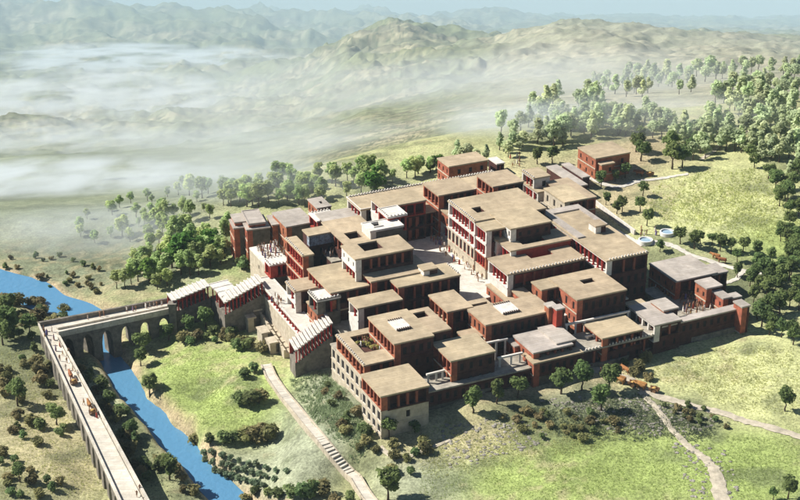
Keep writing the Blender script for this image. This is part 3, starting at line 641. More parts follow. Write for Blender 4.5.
block('tan roofed block with a faint raised slab and shadowed bays near the lantern pavilion', (358,308),(346,299),(403,299.7), 11, -2, [c('white',3.2,sp=2.0), b_('white')], [c('brown',3.6,sp=3,**PB), b_('brown')])
block('small tan balcony roof below the block with the faint raised slab', (361,318),(349,311),(376,315), 7.4, -2, [c('white',2.8,sp=2.0), b_('stone')], [b_('brown')])
block('long pale terrace wall topped by a white railed red pillared gallery', (303,331.5),(261,278),(318,328), 2.2, -11, [c('white',2.3,sp=1.8,lo=.3,hi=.3), b_('stone')], [b_('stone')], 'pave', 'stone', rim='white')
block('pale walled viewing terrace crowded with people beside the three storey block', (268,268),(252,247),(292,263), 3.0, -10, [W_('stone',4.5,sp=9,wh=1.3,ww=.7), b_()], [b_('stone')], 'pave', 'stone', oh=0.05)
block('white flat roofed porch on red columns beside the viewing terrace', (270,265),(266,258.5),(288,261.5), 6.1, 0, [c('red',3.4,sp=1.8)], [c('red',3.4,sp=2.0), b_('dgrey')], 'white', cor='LFB')
# north-west buildings
block('grey roofed corner building with dark weathered wall and orange edges', (247,229.5),(241,217),(269.5,226), 4.4, -8, [b_('orange')], [b_('dgrey')], 'grey', 'dgrey', yaw=17)
block('raised grey roof storey of the weathered corner building', (249,224),(243,211),(265,221.5), 5.6, -6, [b_('orange')], [b_('orange')], 'grey', 'orange', rim='grey', yaw=17)
block('left dark walled bay of the weathered corner building', (234,228),(231,219),(246,225.8), 3.6, -9, [b_('orange')], [b_('dgrey')], 'grey', 'dgrey', yaw=17)
block('left upper orange bay of the weathered corner building', (235,222),(231.5,214),(246,219.5), 4.8, -8, [b_('orange')], [b_('orange')], 'grey', 'orange', yaw=17)
block('recessed dark walled link between the two grey roofed buildings', (272.5,224.5),(266,215.5),(285,222.5), 5.0, -6, [b_('orange')], [b_('dgrey')], 'grey', 'dgrey', yaw=17)
block('broad grey roofed building with orange end beside the weathered corner building', (286.5,226.5),(272,212.5),(314,221.5), 6.4, -6, [W_('orange',4,sp=4,wh=2,ww=.8), b_('orange')], [b_('dgrey')], 'grey', 'dgrey')
block('small high grey roofed room with dark roof hatch behind the white skylight roof', (317.5,207.8),(307.5,199),(330.5,205), 8.6, -4, [b_('orange')], [b_('brown')], 'grey', 'brown', hole=[(316,202),(319,204),(324,203),(321,201)], holez=2)
block('white skylight roof next to the broad grey roofed building', (317.3,220.8),(311,212.5),(337.5,217.3), 9, -2, [c('red',3.2,sp=2), b_('white')], [c('red',3,sp=2.2), b_('brown')], 'white', cor='FB')
block('tan roof between the white skylight roof and the back wing', (327,224),(318,213),(362,214), 9.6, -2, [b_('brown')], [b_('brown')], 'grey')
block('paved right courtyard enclosed by the orange buildings and the long outer wall', (693,326),(651,287),(740,308), 2.6, -1, None, None, 'paved', 'stone', name='court_pavement', cat='courtyard', oh=0)
# smaller rooms filling the gaps between the blocks
block('low tan roofed room wedged between the skylight annex and the pillared middle block', (436,328),(424,317),(453,324), 6.2, 0, [W_('orange',3), b_('orange')], [b_('brown')])
block('low grey roofed strip of rooms before the middle skylight block', (500,331),(492,324.5),(558,317.5), 5.2, 0, [W_('orange',3), b_('orange')], [c('brown',3,**PB), b_('brown')], 'grey')
block('low tan roofed room between the square pillared hall and the light well block', (592,321),(578,311),(622,314), 5.6, 0, [W_('orange',3), b_('orange')], [c('brown',3,**PB), b_('brown')])
block('low white edged balcony room at the foot of the shrine front', (505,286),(497,279),(524,282), 9.6, 3, [c('white',2.6,sp=1.6), b_('white')], [c('brown',2.8,**PB), b_('brown')], 'tan', rim='white')
block('dark walled sunken yard block below the small tan balcony', (343,336),(327,321),(372,329), 3.0, -6, [b_('dgrey')], [c('dgrey',3.2,**PB), b_('dgrey')], 'paved', 'dgrey')
block('narrow tan gallery roof under the broad block along the central court', (404,299),(397,293),(440,291), 7.6, 1, [c('white',3,sp=1.7), b_('white')], [c('brown',3.2,sp=1.9,**PB), b_('brown')])
block('low tan roofed store row behind the two storey front block', (466,339),(458,331.5),(487,334.5), 6.6, 0, [W_('orange',2.8), b_('orange')], [b_('brown')])
block('small raised roof lantern on the roof with the broad horned court edge', (424,270),(418,265),(437,267), 13.9, 12, [c('white',1.2,sp=1), ], [b_('brown')], 'tan', 'white')
block('small tan stair hut on the roof of the largest hall', (596,226),(590,221),(606,224), 17.6, 15, [b_('white')], [b_('brown')], 'tan', 'white', name='stair_hut', cat='hut')
block('low white porch along the alley side of the light well block', (560,316),(552,310),(576,312.5), 6.4, 1, [c('white',3,sp=1.8), b_('white')], [c('white',3,sp=1.8), b_('brown')], 'white')
# ------------------------------------------------------------------ aqueduct bridge
def lerp(a, b, t): return a+(b-a)*t
def prism(bm, L0, L1, R0, R1, s0, s1, q0, q1, z0, z1, mi=0):
    pt = lambda s, q: lerp(lerp(L0, L1, s), lerp(R0, R1, s), q)
    c4 = [pt(s0, q0), pt(s1, q0), pt(s1, q1), pt(s0, q1)]
    v = [bm.verts.new((p.x, p.y, z)) for z in (z0, z1) for p in c4]
    for q in ((3, 2, 1, 0), (4, 5, 6, 7), (0, 1, 5, 4), (1, 2, 6, 5), (2, 3, 7, 6), (3, 0, 4, 7)):
        bm.faces.new([v[i] for i in q]).material_index = mi
def arcade(root, L0, L1, R0, R1, ztop, zbase, n, pier, zspr):
    zd = ztop-0.7
    for i in range(n+1):
        s = i/n; bm = bmesh.new()
        prism(bm, L0, L1, R0, R1, max(0, s-pier/2/n), min(1, s+pier/2/n), 0.02, 0.98, zbase, zd); build('pier', bm, M['aque'], root)
        if i < n:
            bm = bmesh.new(); a, e = (i+pier/2)/n, (i+1-pier/2)/n; K = 8
            for k in range(K):
                t0, t1 = k/K, (k+1)/K
                h = [zspr+(zd-0.9-zspr)*math.sqrt(max(0, 1-(2*t-1)**2)) for t in (t0, t1)]
                pt = lambda s_, q_: lerp(lerp(L0, L1, s_), lerp(R0, R1, s_), q_)
                lo = [[pt(lerp(a, e, t), q_) for q_ in (0.02, 0.98)] for t in (t0, t1)]
                vb = [[bm.verts.new((p.x, p.y, h[j])) for p in lo[j]] for j in (0, 1)]; vt = [[bm.verts.new((p.x, p.y, zd)) for p in lo[j]] for j in (0, 1)]
                bm.faces.new([vb[0][0], vb[1][0], vt[1][0], vt[0][0]]); bm.faces.new([vb[0][1], vt[0][1], vt[1][1], vb[1][1]]); bm.faces.new([vb[0][0], vb[0][1], vb[1][1], vb[1][0]])
            build('arch', bm, M['aque'], root)
    bm = bmesh.new(); prism(bm, L0, L1, R0, R1, 0, 1, 0, 1, zd, ztop); build('deck', bm, M['aqtop'], root)
ZA = -5.0
bl, bk, fl, fk_ = P(39,326,ZA), P(172,301,ZA), P(58,335,ZA), P(172,311,ZA)
nl, nr = P(119,500,ZA), P(147,500,ZA)
nl2, nr2 = lerp(bl, nl, 1.35), lerp(fl, nr, 1.35)
root = thing('aqueduct_bridge', 'pale decked stone bridge on arches crossing the river toward the stepped porticoes', 'bridge', (bl.x, bl.y, -15))
off = Vector((0, 0, 0)); base_o = Vector((bl.x, bl.y, -15))
def rel(p): return Vector((p.x-base_o.x, p.y-base_o.y, 0))
arcade(root, rel(fl), rel(fk_), rel(bl), rel(bk), ZA+15, -2.0, 6, 0.45, 5.2)
bm = bmesh.new(); A4 = (rel(fl), rel(fk_), rel(bl), rel(bk))
prism(bm, *A4, 0.0, 1, -0.04, 0.07, 10, 10.95); build('parapet', bm, M['aqtop'], root)
bm = bmesh.new(); prism(bm, *A4, 0, 1, 0.93, 1.04, 10, 11.1); build('parapet', bm, M['aque'], root)
bm = bmesh.new(); prism(bm, *A4, 0.06, 1, 0.40, 0.50, 10, 10.55); build('channel_kerb', bm, M['aqtop'], root)
root2 = thing('aqueduct_bridge', 'long straight bridge arm with dark arched flank carrying carts along the left bank', 'bridge', (bl.x, bl.y, -15))
arcade(root2, rel(bl), rel(nl2), rel(fl), rel(nr2), ZA+15.012, -2.0, 22, 0.42, 5.5)
A4 = (rel(bl), rel(nl2), rel(fl), rel(nr2))
for q0, q1, h in ((-0.05, 0.05, 10.75), (0.93, 1.03, 10.95), (0.80, 0.85, 10.35)):
    bm = bmesh.new(); prism(bm, *A4, 0.0 if q0 < .5 else 0.02, 1, q0, q1, 10.012, h); build('parapet', bm, M['aqtop'], root2)
# ------------------------------------------------------------------ stepped porticoes
def portico(label, p0, z0, p1, z1, n, width, zb, wall='aque', backside=1, pil=1):
    a, e = P(*p0, z0), P(*p1, z1); d = (e-a); d.z = 0; L = d.length; d.normalize(); nrm = Vector((-d.y, d.x, 0))*backside
    root = thing('stepped_portico', label, 'portico', (a.x, a.y, zb)); rz = math.atan2(d.y, d.x)
    for i in range(n):
        s0, s1 = L*i/n, L*(i+1)/n; zt = lerp(z0, z1, (i+.5)/n)-zb
        bm = bmesh.new(); obox(bm, d*s0+Vector((0, 0, zt-.3)), d*(s1-s0-.04), nrm*width, Vector((0, 0, .3))); build('roof', bm, M['white'], root)
        bm = bmesh.new(); obox(bm, d*s0-nrm*.15+Vector((0, 0, zt-.32)), d*.32, nrm*(width+.3), Vector((0, 0, .44))); build('roof_beam', bm, M['white'], root)
        zf = max(0.3, zt-3.5)
        bm = bmesh.new(); obox(bm, d*s0+nrm*.12, d*(s1-s0), nrm*(width-.24), Vector((0, 0, zf))); build('step', bm, M[wall], root)  # darker masonry puts the shade of the portico base into its colour
        bm = bmesh.new(); obox(bm, d*s0+nrm*(width-.45)+Vector((0, 0, zf)), d*(s1-s0), nrm*.25, Vector((0, 0, zt-.32-zf))); build('back_wall', bm, M['red'], root)
        for k in range(pil):
            for q in (0.35,):
                p = d*(s0+(s1-s0)*(k+.5)/pil)+nrm*q; link('pillar', pillar_mesh(zt-.3-zf, 'pillar'), root, (p.x, p.y, zf), 0, (.62, .62, 1))
    return root
portico('lower stepped portico with white beamed roof joining the bridge end', (172,301), -1.6, (210,285.5), 0.6, 9, 4.4, -12)
portico('short level portico bending between the lower and upper stepped porticoes', (209,284), 0.6, (226,300), 0.6, 4, 5.0, -10)
portico('upper stepped portico climbing from the bend to the viewing terrace', (224,303), 0.2, (264,281), 4.2, 11, 4.8, -9)
portico('stepped portico with white beamed roof climbing beside the long pale terrace wall', (295,351), 0.6, (333,322), 6.6, 12, 5.4, -8)
# end pylon of the bridge
p = P(173,313,-5); bm = bmesh.new(); box(bm, -.9, .9, -.9, .9, 0, 12.4); box(bm, -1.1, 1.1, -1.1, 1.1, 12.4, 12.9)
tag(build('bridge_pylon', bm, M['aque'], None, (p.x, p.y, -15)), 'slim grey stone pylon at the end of the bridge deck', 'pylon')
# ------------------------------------------------------------------ long stone stairway down the slope
kp = ((266,366),(271,378),(287,401),(318,437),(350,476),(372,504),(390,530)); pts = []
for (ax, ay), (ex, ey) in zip(kp[:-1], kp[1:]):
    nk = max(1, int((ey-ay)/6)); pts += [hit(lerp(ax, ex, i/nk), lerp(ay, ey, i/nk)) for i in range(nk)]
for i in range(1, len(pts)-1): pts[i].z = max(pts[i].z, (pts[i-1].z+pts[i+1].z)/2)
root = thing('stone_stairway', 'long straight pale stone stairway running down the grassy slope', 'stairway', pts[0]-Vector((0, 0, 1)))
bm = bmesh.new(); bmk = [bmesh.new(), bmesh.new()]
for k in range(len(pts)-1):
    a, e = pts[k], pts[k+1]; d = e-a; dz = d.z; d.z = 0; L = d.length; d.normalize(); nn = Vector((-d.y, d.x, 0)); n = max(2, int(L/.75)); wd = 1.0
    for i in range(n):
        o = a+d*(L*i/n)-nn*wd+Vector((0, 0, dz*i/n-.6))-(pts[0]-Vector((0, 0, 1)))
        obox(bm, o, d*(L/n-.06), nn*2*wd, Vector((0, 0, 1.05+.06*random.random())), 0)
    for j, sd in enumerate((-1, 1)):
        o = a+nn*(sd*wd if sd > 0 else -wd-.3)+Vector((0, 0, -.6))-(pts[0]-Vector((0, 0, 1)))
        obox(bmk[j], o, d*L+Vector((0, 0, dz)), nn*.3, Vector((0, 0, 1.3)))
sp_ = build('step', bm, M['aqtop'], root); sp_['kind'] = 'stuff'
for k_ in bmk: build('kerb', k_, M['stone'], root)
# stepped ramp and small white kiosks at the foot of the pale terrace wall
root = thing('stepped_ramp', 'pale stepped ramp with walls at the foot of the long pale terrace wall', 'ramp', P(258,318,-7))
o0 = P(258,318,-7)
for i in range(9):
    a = P(lerp(256,286,i/9), lerp(313,354,i/9), -7+0*i); e = P(lerp(256,286,(i+1)/9), lerp(313,354,(i+1)/9), -7); d = e-a; d.z = 0
    nn = Vector((-d.y, d.x, 0)).normalized(); zt = lerp(4.0, 2.2, i/8)
    bm = bmesh.new(); obox(bm, a-o0-Vector((0, 0, 2)), d*.97, nn*2.6, Vector((0, 0, zt))); build('step', bm, M['stone'], root)
    bm = bmesh.new(); obox(bm, a-o0-nn*.5-Vector((0, 0, 2)), d*.985, nn*.495, Vector((0, 0, zt+.9))); build('side_wall', bm, M['stone'], root)
for lab, C, A, B, z in (('small pale stone kiosk beside the stepped ramp, higher one', (254,310),(247,305),(261,308.5),-3.4), ('small pale stone kiosk beside the stepped ramp, lower one', (248,318),(241.5,312.5),(255,316.5),-4.2), ('pale low guard house at the ramp foot', (262,333),(256,327),(268,331.5),-4.6), ('pale low guard house half way down the ramp foot', (270,343),(265,338),(276,341.5),-5.2)):
    block(lab, C, A, B, z, -9, [b_('stone')], [c('dgrey',2.4), b_('stone')], 'stone', 'stone', name='kiosk', cat='kiosk')
# ------------------------------------------------------------------ white pergolas
def pergola(label, p0, p1, z, zb, posts, w2=0.9):
    a, e = P(*p0, z), P(*p1, z); root = thing('pergola', label, 'pergola', (a.x, a.y, zb)); d = e-a
    nn = Vector((-d.y, d.x, 0)).normalized()
    bm = bmesh.new(); obox(bm, Vector((0, 0, z-zb-.4)), d, nn*.5, Vector((0, 0, .4))); build('beam', bm, M['white'], root)
    for t_ in posts:
        bm = bmesh.new(); q = d*t_+nn*.25; box(bm, q.x-.22, q.x+.22, q.y-.22, q.y+.22, 0, z-zb-.4); build('post', bm, M['white'], root)
pergola('short white pergola beam on posts beside the corner block', (427,374.5), (445,370), 6.0, 2, (.1, .55, .9))
pergola('white pergola beam on posts over the front terrace', (498,358), (523,352.5), 6.2, 2, (.1, .55, .9))
pergola('white pergola beam in the alley below the middle skylight block', (486,343), (508,338.5), 6.8, 1, (.1, .5, .9))
pergola('long white pergola beam running to the white pillared hall', (566,324.5), (630,311), 8.0, 2, (.02, .16, .3, .98))
pergola('white pergola beam beside the square pillared hall', (586,336.5), (597,334), 6.0, 1, (.2, .8))
# ------------------------------------------------------------------ round basins
wb = mat('basin_water', (0.30, 0.42, 0.52), rough=0.15, var=0.1, spec=0.5)
for px, py, r, lab in ((645.5,242.5,1.95,'round white stone basin closer to the largest hall'), (667,234.5,1.95,'round white stone basin by the meadow edge')):
    p = hit(px, py); root = thing('round_basin', lab, 'basin', (p.x, p.y, p.z-.2))
    bm = bmesh.new(); lathe(bm, [(r*.96, 0), (r, .15), (r, 1.05), (r*.97, 1.15), (r*.84, 1.15), (r*.80, 1.0), (r*.78, .5)], 32); build('bowl', bm, M['basin'], root)
    bm = bmesh.new(); lathe(bm, [(r*.795, .70), (r*.795, .82)], 32); build('water', bm, wb, root)
# low garden walls
def garden_wall(label, pts, h=1.2, m='white'):
    q = [hit(*p) for p in pts]; root = thing('garden_wall', label, 'wall', q[0]-Vector((0, 0, .5)))
    for a, e in zip(q[:-1], q[1:]):
        d = e-a; nn = Vector((-d.y, d.x, 0)).normalized(); bm = bmesh.new()
        obox(bm, a-q[0], d*.998, nn*.5, Vector((0, 0, h+.5))); build('wall', bm, M[m], root)
garden_wall('low pale garden wall behind the largest hall', [(592,203),(612,219),(634,235)], 1.4)
garden_wall('low grey retaining wall along the front of the colonnaded terrace', [(560,374),(610,366),(660,350),(735,332)], 1.3, 'aque')
garden_wall('low dark retaining wall along the foot of the front terrace', [(430,404),(480,394),(530,383)], 1.0, 'aque')
# ------------------------------------------------------------------ vegetation
def leafmat(name, c1, c2, ov=0.25):
    m = mat(name, c1, rough=0.75, col2=c2, scale=1.1, objvar=ov, spec=0.15, detail=3, trans=0.45); return m
LM = dict(olive=leafmat('dark_olive_leaves', (0.20, 0.26, 0.085), (0.085, 0.125, 0.04)),
          pine=leafmat('pale_pine_needles', (0.60, 0.66, 0.38), (0.38, 0.44, 0.24)),
          leafy=leafmat('light_green_leaves', (0.50, 0.59, 0.24), (0.28, 0.36, 0.13)),
          dense=leafmat('deep_green_leaves', (0.15, 0.27, 0.05), (0.06, 0.13, 0.025)),
          shrub=leafmat('brown_green_brush', (0.31, 0.27, 0.12), (0.15, 0.15, 0.06), .35),
          yellow=leafmat('yellow_green_leaves', (0.50, 0.44, 0.14), (0.24, 0.25, 0.08)), silver=leafmat('silver_green_leaves', (0.27, 0.34, 0.20), (0.12, 0.16, 0.09)))
def crown_mesh(seed, rx, h0, h1, n, leaf, m, shape='round'):
    r_ = np.random.default_rng(seed); k = 16 if shape != 'shrub' else 12
    cl = []
    for i in range(k):
        if shape == 'cone':
            t = r_.random()**1.1; rad = rx*(1-t)*0.85+0.15*rx; a = r_.random()*6.283; q = rad*math.sqrt(r_.random())*.75
            cl.append((q*math.cos(a), q*math.sin(a), h0+(h1-h0)*(0.1+.85*t), rx*(.5-.25*t)))
        else:
            v = r_.normal(size=3); v /= np.linalg.norm(v); q = r_.random()**(1/3)*0.66
            cl.append((v[0]*rx*q, v[1]*rx*q, (h0+h1)/2+v[2]*(h1-h0)/2*q, rx*r_.uniform(.34, .5)))
    cl = np.array(cl); idx = r_.integers(0, k, n); v = r_.normal(size=(n, 3)); v /= np.linalg.norm(v, axis=1)[:, None]
    rr = cl[idx, 3]*(r_.random(n)**(.33))
    c = cl[idx, :3]+v*rr[:, None]*np.array([1, 1, .8])
    keep = c[:, 2] > h0*0.75; c = c[keep]; v = v[keep]; n = len(c)
    nrm = v+r_.normal(size=(n, 3))*.5+np.array([-.25, 0, .9]); nrm /= np.linalg.norm(nrm, axis=1)[:, None]
    t_ = np.cross(nrm, r_.normal(size=(n, 3))); t_ /= np.linalg.norm(t_, axis=1)[:, None]; bt = np.cross(nrm, t_)
    s = leaf*r_.uniform(.6, 1.3, n)[:, None]
    co = np.stack([c-t_*s-bt*s*.15, c+bt*s*.55, c+t_*s+bt*s*.1, c-bt*s*.55], 1).reshape(-1, 3)
    me = bpy.data.meshes.new('crown'); me.vertices.add(4*n); me.vertices.foreach_set('co', co.astype(np.float32).ravel())
    me.loops.add(4*n); me.loops.foreach_set('vertex_index', np.arange(4*n, dtype=np.int32)); me.polygons.add(n)
    me.polygons.foreach_set('loop_start', np.arange(n, dtype=np.int32)*4); me.polygons.foreach_set('loop_total', np.full(n, 4, np.int32)); me.update()
    me.materials.append(m); return me
def trunk_mesh(seed, h, r, reach):
    r_ = random.Random(seed); bm = bmesh.new(); p = Vector((0, 0, -.3)); rad = r
    for i in range(3):
        q = Vector((r_.uniform(-.12, .12)*h*.4, r_.uniform(-.12, .12)*h*.4, h*(i+1)/3)); tube(bm, p, q, rad, rad*.78, 7); p = q; rad *= .78
    for i in range(4):
        a = i*1.57+r_.random(); q = p+Vector((math.cos(a)*reach, math.sin(a)*reach, reach*r_.uniform(.7, 1.2))); tube(bm, p-Vector((0, 0, .1*h)), q, rad*.7, rad*.25, 5)
    return mesh_of(bm, 'trunk', M['trunk'])
KIND = {}
def variants(kind, n, fn): KIND[kind] = [fn(i) for i in range(n)]
variants('olive', 5, lambda i: (crown_mesh(10+i, 1.75, 1.25, 5.0, 900, .30, LM['olive']), trunk_mesh(i, 1.7, .19, .9), 5.0))
variants('pine', 5, lambda i: (crown_mesh(30+i, 1.55, .9, 5.4, 620, .34, LM['pine'], 'cone' if i % 2 else 'round'), trunk_mesh(40+i, 1.6, .16, .8), 5.3))
variants('leafy', 4, lambda i: (crown_mesh(50+i, 1.6, .9, 5.6, 800, .32, LM['leafy']), trunk_mesh(60+i, 1.6, .16, .9), 5.5))
variants('dense', 3, lambda i: (crown_mesh(70+i, 1.9, .6, 5.0, 950, .32, LM['dense']), trunk_mesh(80+i, 1.4, .2, .9), 5.0))
variants('shrub', 5, lambda i: (crown_mesh(90+i, 1.15, .05, 1.7, 420, .24, LM['shrub'], 'shrub'), trunk_mesh(95+i, .5, .08, .4), 1.7))
LM['green'] = leafmat('dark_green_brush', (0.21, 0.27, 0.10), (0.09, 0.13, 0.045), .35)
KIND['shrub'] += [(crown_mesh(120+i, 1.0, .05, 1.9, 420, .24, LM['green'], 'shrub'), trunk_mesh(125+i, .5, .08, .4), 1.8) for i in range(4)]
variants('silver', 3, lambda i: (crown_mesh(110+i, 1.2, .15, 2.0, 420, .24, LM['silver'], 'shrub'), trunk_mesh(115+i, .5, .09, .5), 2.0))
CATS = dict(olive=('olive_tree', 'tree'), pine=('pine_tree', 'tree'), leafy=('leafy_tree', 'tree'), dense=('evergreen_tree', 'tree'), shrub=('shrub', 'shrub'), silver=('vine_shrub', 'shrub'))
def plant(kind, px, py, hpx, label, group, i=None):
    p = hit(px, py)
    if p is None: return
    cm, tm, h0 = KIND[kind][random.randrange(len(KIND[kind])) if i is None else i]
    dist = (p-CAMP).length; s = hpx*dist/(FPX*0.93)/h0*(.86 if kind == 'shrub' else 1.12); nm, cat = CATS[kind]
    r = thing(nm, label, cat, p, random.uniform(0, 6.28), group)
    r.scale = (s*random.uniform(.88, 1.12), s*random.uniform(.88, 1.12), s*random.uniform(.94, 1.06))
    link('crown', cm, r)
    link('trunk', tm, r)
    return r
def inside(poly, x, y):
    c_ = False; n = len(poly); j = n-1
    for i in range(n):
        if (poly[i][1] > y) != (poly[j][1] > y) and x < (poly[j][0]-poly[i][0])*(y-poly[i][1])/(poly[j][1]-poly[i][1])+poly[i][0]: c_ = not c_
        j = i
    return c_
def scatter(kind, poly, n, h0, h1, label, group, gap=5.0, clump=0.0):
    xs = [p[0] for p in poly]; ys = [p[1] for p in poly]; pts = []; tries = 0
    while len(pts) < n and tries < n*60:
        tries += 1; x, y = random.uniform(min(xs), max(xs)), random.uniform(min(ys), max(ys))
        if not inside(poly, x, y): continue
        if clump and vnoise(np.array([x/16.]), np.array([y/9.]), 5)[0] < clump: continue
        if any((x-a)**2+((y-b2)*1.8)**2 < gap*gap for a, b2 in pts): continue
        pts.append((x, y))
    for x, y in pts: plant(kind, x, y, random.uniform(h0, h1), label, group)
for x, y, h in [(473,413,25),(497,404,23),(518,398,25),(561,394,28),(582,390,27),(609,391,27)]:
    plant('olive', x, y, h, 'round crowned olive tree in the row along the front terrace wall', 'olive trees along the front wall')
plant('olive', 601, 411, 26, 'lone round olive tree on the scrubby slope below the front row', None)
plant('olive', 389, 438, 23, 'olive tree at the foot of the pale corner basement', None)
plant('olive', 388, 500, 34, 'tall olive tree beside the lower end of the stone stairway', None)
plant('olive', 785, 411, 23, 'solitary olive tree on the pale dry grass', None)
for x, y, h in [(788,499,24),(773,500,13)]: plant('olive', x, y, h, 'olive tree on the bright green corner meadow', 'olives on the corner meadow')
for x, y, h in [(18,406,27),(57,425,22),(20,482,20),(3,345,24),(10,338,28),(30,335,20),(8,315,22)]: plant('olive', x, y, h, 'dark olive tree on the dry bank left of the bridge arm', 'olives left of the bridge')
for x, y, h in [(142,354,22),(141,366,18),(150,396,24),(170,480,25),(131,437,18),(102,395,20),(110,408,18),(206,329,22),(188,333,18),(169,340,16)]:
    plant('olive', x, y, h, 'olive tree on the river bank by the bridge', 'olives on the river bank')
for x, y, h in [(643,196,15),(640,212,16),(647,226,18),(622,212,16),(606,205,12),(617,214,13),(601,188,17),(625,178,16),(615,182,12)]:
    plant('olive', x, y, h, 'small round tree in the garden between largest hall and meadow', 'garden trees by the meadow')
for x, y, h in [(537,164,16),(552,163,17)]: plant('olive', x, y, h, 'one of a pair of round trees behind the corner tower', 'pair of round trees')
for x, y, h in [(636,152,20),(641,161,22),(672,169,26),(682,168,22),(671,156,24),(690,151,14),(697,145,15),(711,131,16),(680,140,16),(640,140,14),(750,160,14),(754,168,14)]:
    plant('olive', x, y, h, 'dark round tree at the edge of the pine wood', 'dark trees by the pine wood')
for x, y, h in [(680,244,17),(694,249,17),(720,251,17),(731,252,15),(743,252,16),(712,245,13),(700,243,12),(737,262,14),(737,278,16),(660,252,13),(757,256,14),(770,262,14)]:
    plant('olive', x, y, h, 'round tree along the pale path past the basins', 'trees along the pale path')
scatter('olive', [(748,272),(800,262),(800,345),(772,345),(755,320)], 34, 13, 22, 'round tree in the grove beside the gate tower', 'grove beside the gate tower', 7)
scatter('olive', [(765,180),(800,170),(800,262),(775,262),(782,220)], 22, 12, 20, 'round tree along the far edge of the meadow', 'trees beyond the meadow', 7)
PF = 'pale green pine in the wood behind the orange house'
scatter('pine', [(540,140),(580,112),(640,118),(700,135),(690,150),(640,138),(590,142),(545,150)], 46, 17, 26, PF, 'pine wood', 6)
scatter('pine', [(500,135),(560,95),(640,92),(600,118),(560,140),(520,150)], 30, 15, 24, PF, 'pine wood', 7)
scatter('pine', [(690,165),(720,90),(800,95),(800,190),(770,165),(730,150)], 70, 15, 26, 'pale green pine on the slope above the meadow', 'pines above the meadow', 6)
scatter('pine', [(600,92),(640,78),(800,66),(800,95),(720,95),(640,98)], 60, 11, 17, 'small pale pine high on the hillside', 'pines on the hillside', 5)
scatter('pine', [(585,84),(640,72),(700,74),(690,84),(620,96)], 26, 9, 13, 'small pale pine high on the hillside', 'pines on the hillside', 4)
scatter('pine', [(440,160),(500,145),(545,150),(500,160),(460,168)], 10, 13, 19, 'pale pine standing in the mist behind the detached house', 'misty pines', 6)
scatter('leafy', [(185,196),(260,184),(345,180),(440,170),(395,184),(345,198),(300,206),(230,208)], 60, 13, 24, 'light green leafy tree fringing the back of the palace', 'leafy trees behind the palace', 6)
scatter('leafy', [(112,290),(125,262),(175,240),(230,232),(228,262),(200,275),(165,290)], 40, 15, 26, 'light green leafy tree on the slope above the stepped porticoes', 'leafy trees above the porticoes', 8)
scatter('leafy', [(100,250),(120,222),(230,212),(228,232),(150,250)], 16, 14, 24, 'pale leafy tree fading into the mist below the weathered corner building', 'misty leafy trees', 8)
scatter('leafy', [(60,232),(110,205),(190,184),(262,182),(232,208),(130,230),(90,250)], 30, 8, 15, 'small pale tree almost lost in the valley mist', 'small trees in the mist', 6)
scatter('shrub', [(0,258),(60,255),(110,272),(105,300),(60,292),(0,274)], 24, 4, 8, 'low shrub on the hazy far bank of the river bend', 'shrubs on the far bank', 5)
for x, y, h in [(184,262,30),(172,268,24),(195,258,26),(212,252,24),(150,282,24),(220,262,20)]: plant('dense', x, y, h, 'deep green evergreen tree above the stepped porticoes', 'evergreens above the porticoes')
plant('dense', 375, 194, 27, 'tall dark evergreen behind the long back wing', None)
for x, y, h in [(440,166,12),(436,170,14),(430,173,12)]: plant('dense', x, y, h, 'green bush like tree beside the detached house', 'trees beside the detached house')
scatter('shrub', [(60,360),(95,370),(140,430),(200,500),(150,500),(100,430)], 40, 9, 15, 'low shrub on the bank between bridge and river', 'shrubs between bridge and river', 6)
scatter('shrub', [(0,330),(35,335),(60,390),(70,440),(30,450),(0,420)], 30, 8, 15, 'low shrub on the dry bank left of the bridge arm', 'shrubs left of the bridge', 7)
scatter('shrub', [(0,455),(40,470),(90,500),(0,500)], 14, 8, 15, 'dark shrub near the lower dry bank', 'shrubs on the lower bank', 8)
scatter('shrub', [(0,296),(70,312),(90,330),(40,325),(0,330)], 20, 8, 16, 'shrub at the bend of the river behind the bridge', 'shrubs by the river bend', 6)
scatter('shrub', [(165,345),(235,330),(250,350),(200,345)], 12, 8, 14, 'low shrub under the stepped porticoes', 'shrubs under the porticoes', 7)
for x, y, h in [(194,445,14),(210,444,12),(225,443,15),(232,443,16),(247,441,19),(253,440,17),(260,440,21),(268,439,20)]: plant('shrub', x, y, h, 'tall hedge bush above the vine rows', 'hedge above the vine rows')
for x, y, h in [(255,496,12),(268,497,12),(278,498,14),(290,498,16),(302,497,19),(312,496,20),(320,495,21),(246,502,12),(335,505,14),(350,503,14)]: plant('shrub', x, y, h, 'dense hedge bush below the vine rows', 'hedge below the vine rows')
for x, y, h in [(240,404,18),(250,405,20),(259,403,18),(245,378,14),(255,372,12),(238,350,14),(247,347,14),(262,352,14),(230,338,13)]: plant('shrub', x, y, h, 'loose shrub on the green meadow below the terrace wall', 'shrubs on the green meadow')
scatter('shrub', [(330,385),(372,432),(380,470),(345,440),(320,395)], 14, 8, 14, 'low shrub at the foot of the pale basement wall', 'shrubs under the basement wall', 8)
scatter('shrub', [(395,440),(415,432),(430,450),(400,490),(385,480)], 9, 9, 15, 'shrub on the slope below the corner block', 'shrubs below the corner block', 8)
scatter('shrub', [(500,418),(540,410),(600,415),(640,432),(560,445),(510,435)], 24, 6, 12, 'low shrub on the scrubby slope before the palace', 'shrubs on the front slope', 8)
scatter('shrub', [(650,395),(720,415),(730,430),(680,425)], 14, 5, 9, 'low dark shrub between the two forking paths', 'shrubs between the paths', 6)
for x, y, h in [(625,366,10),(645,362,12),(640,372,14),(634,375,12),(648,380,10)]: plant('shrub', x, y, h, 'shrub against the low wall of the colonnaded terrace', 'shrubs by the colonnaded terrace')
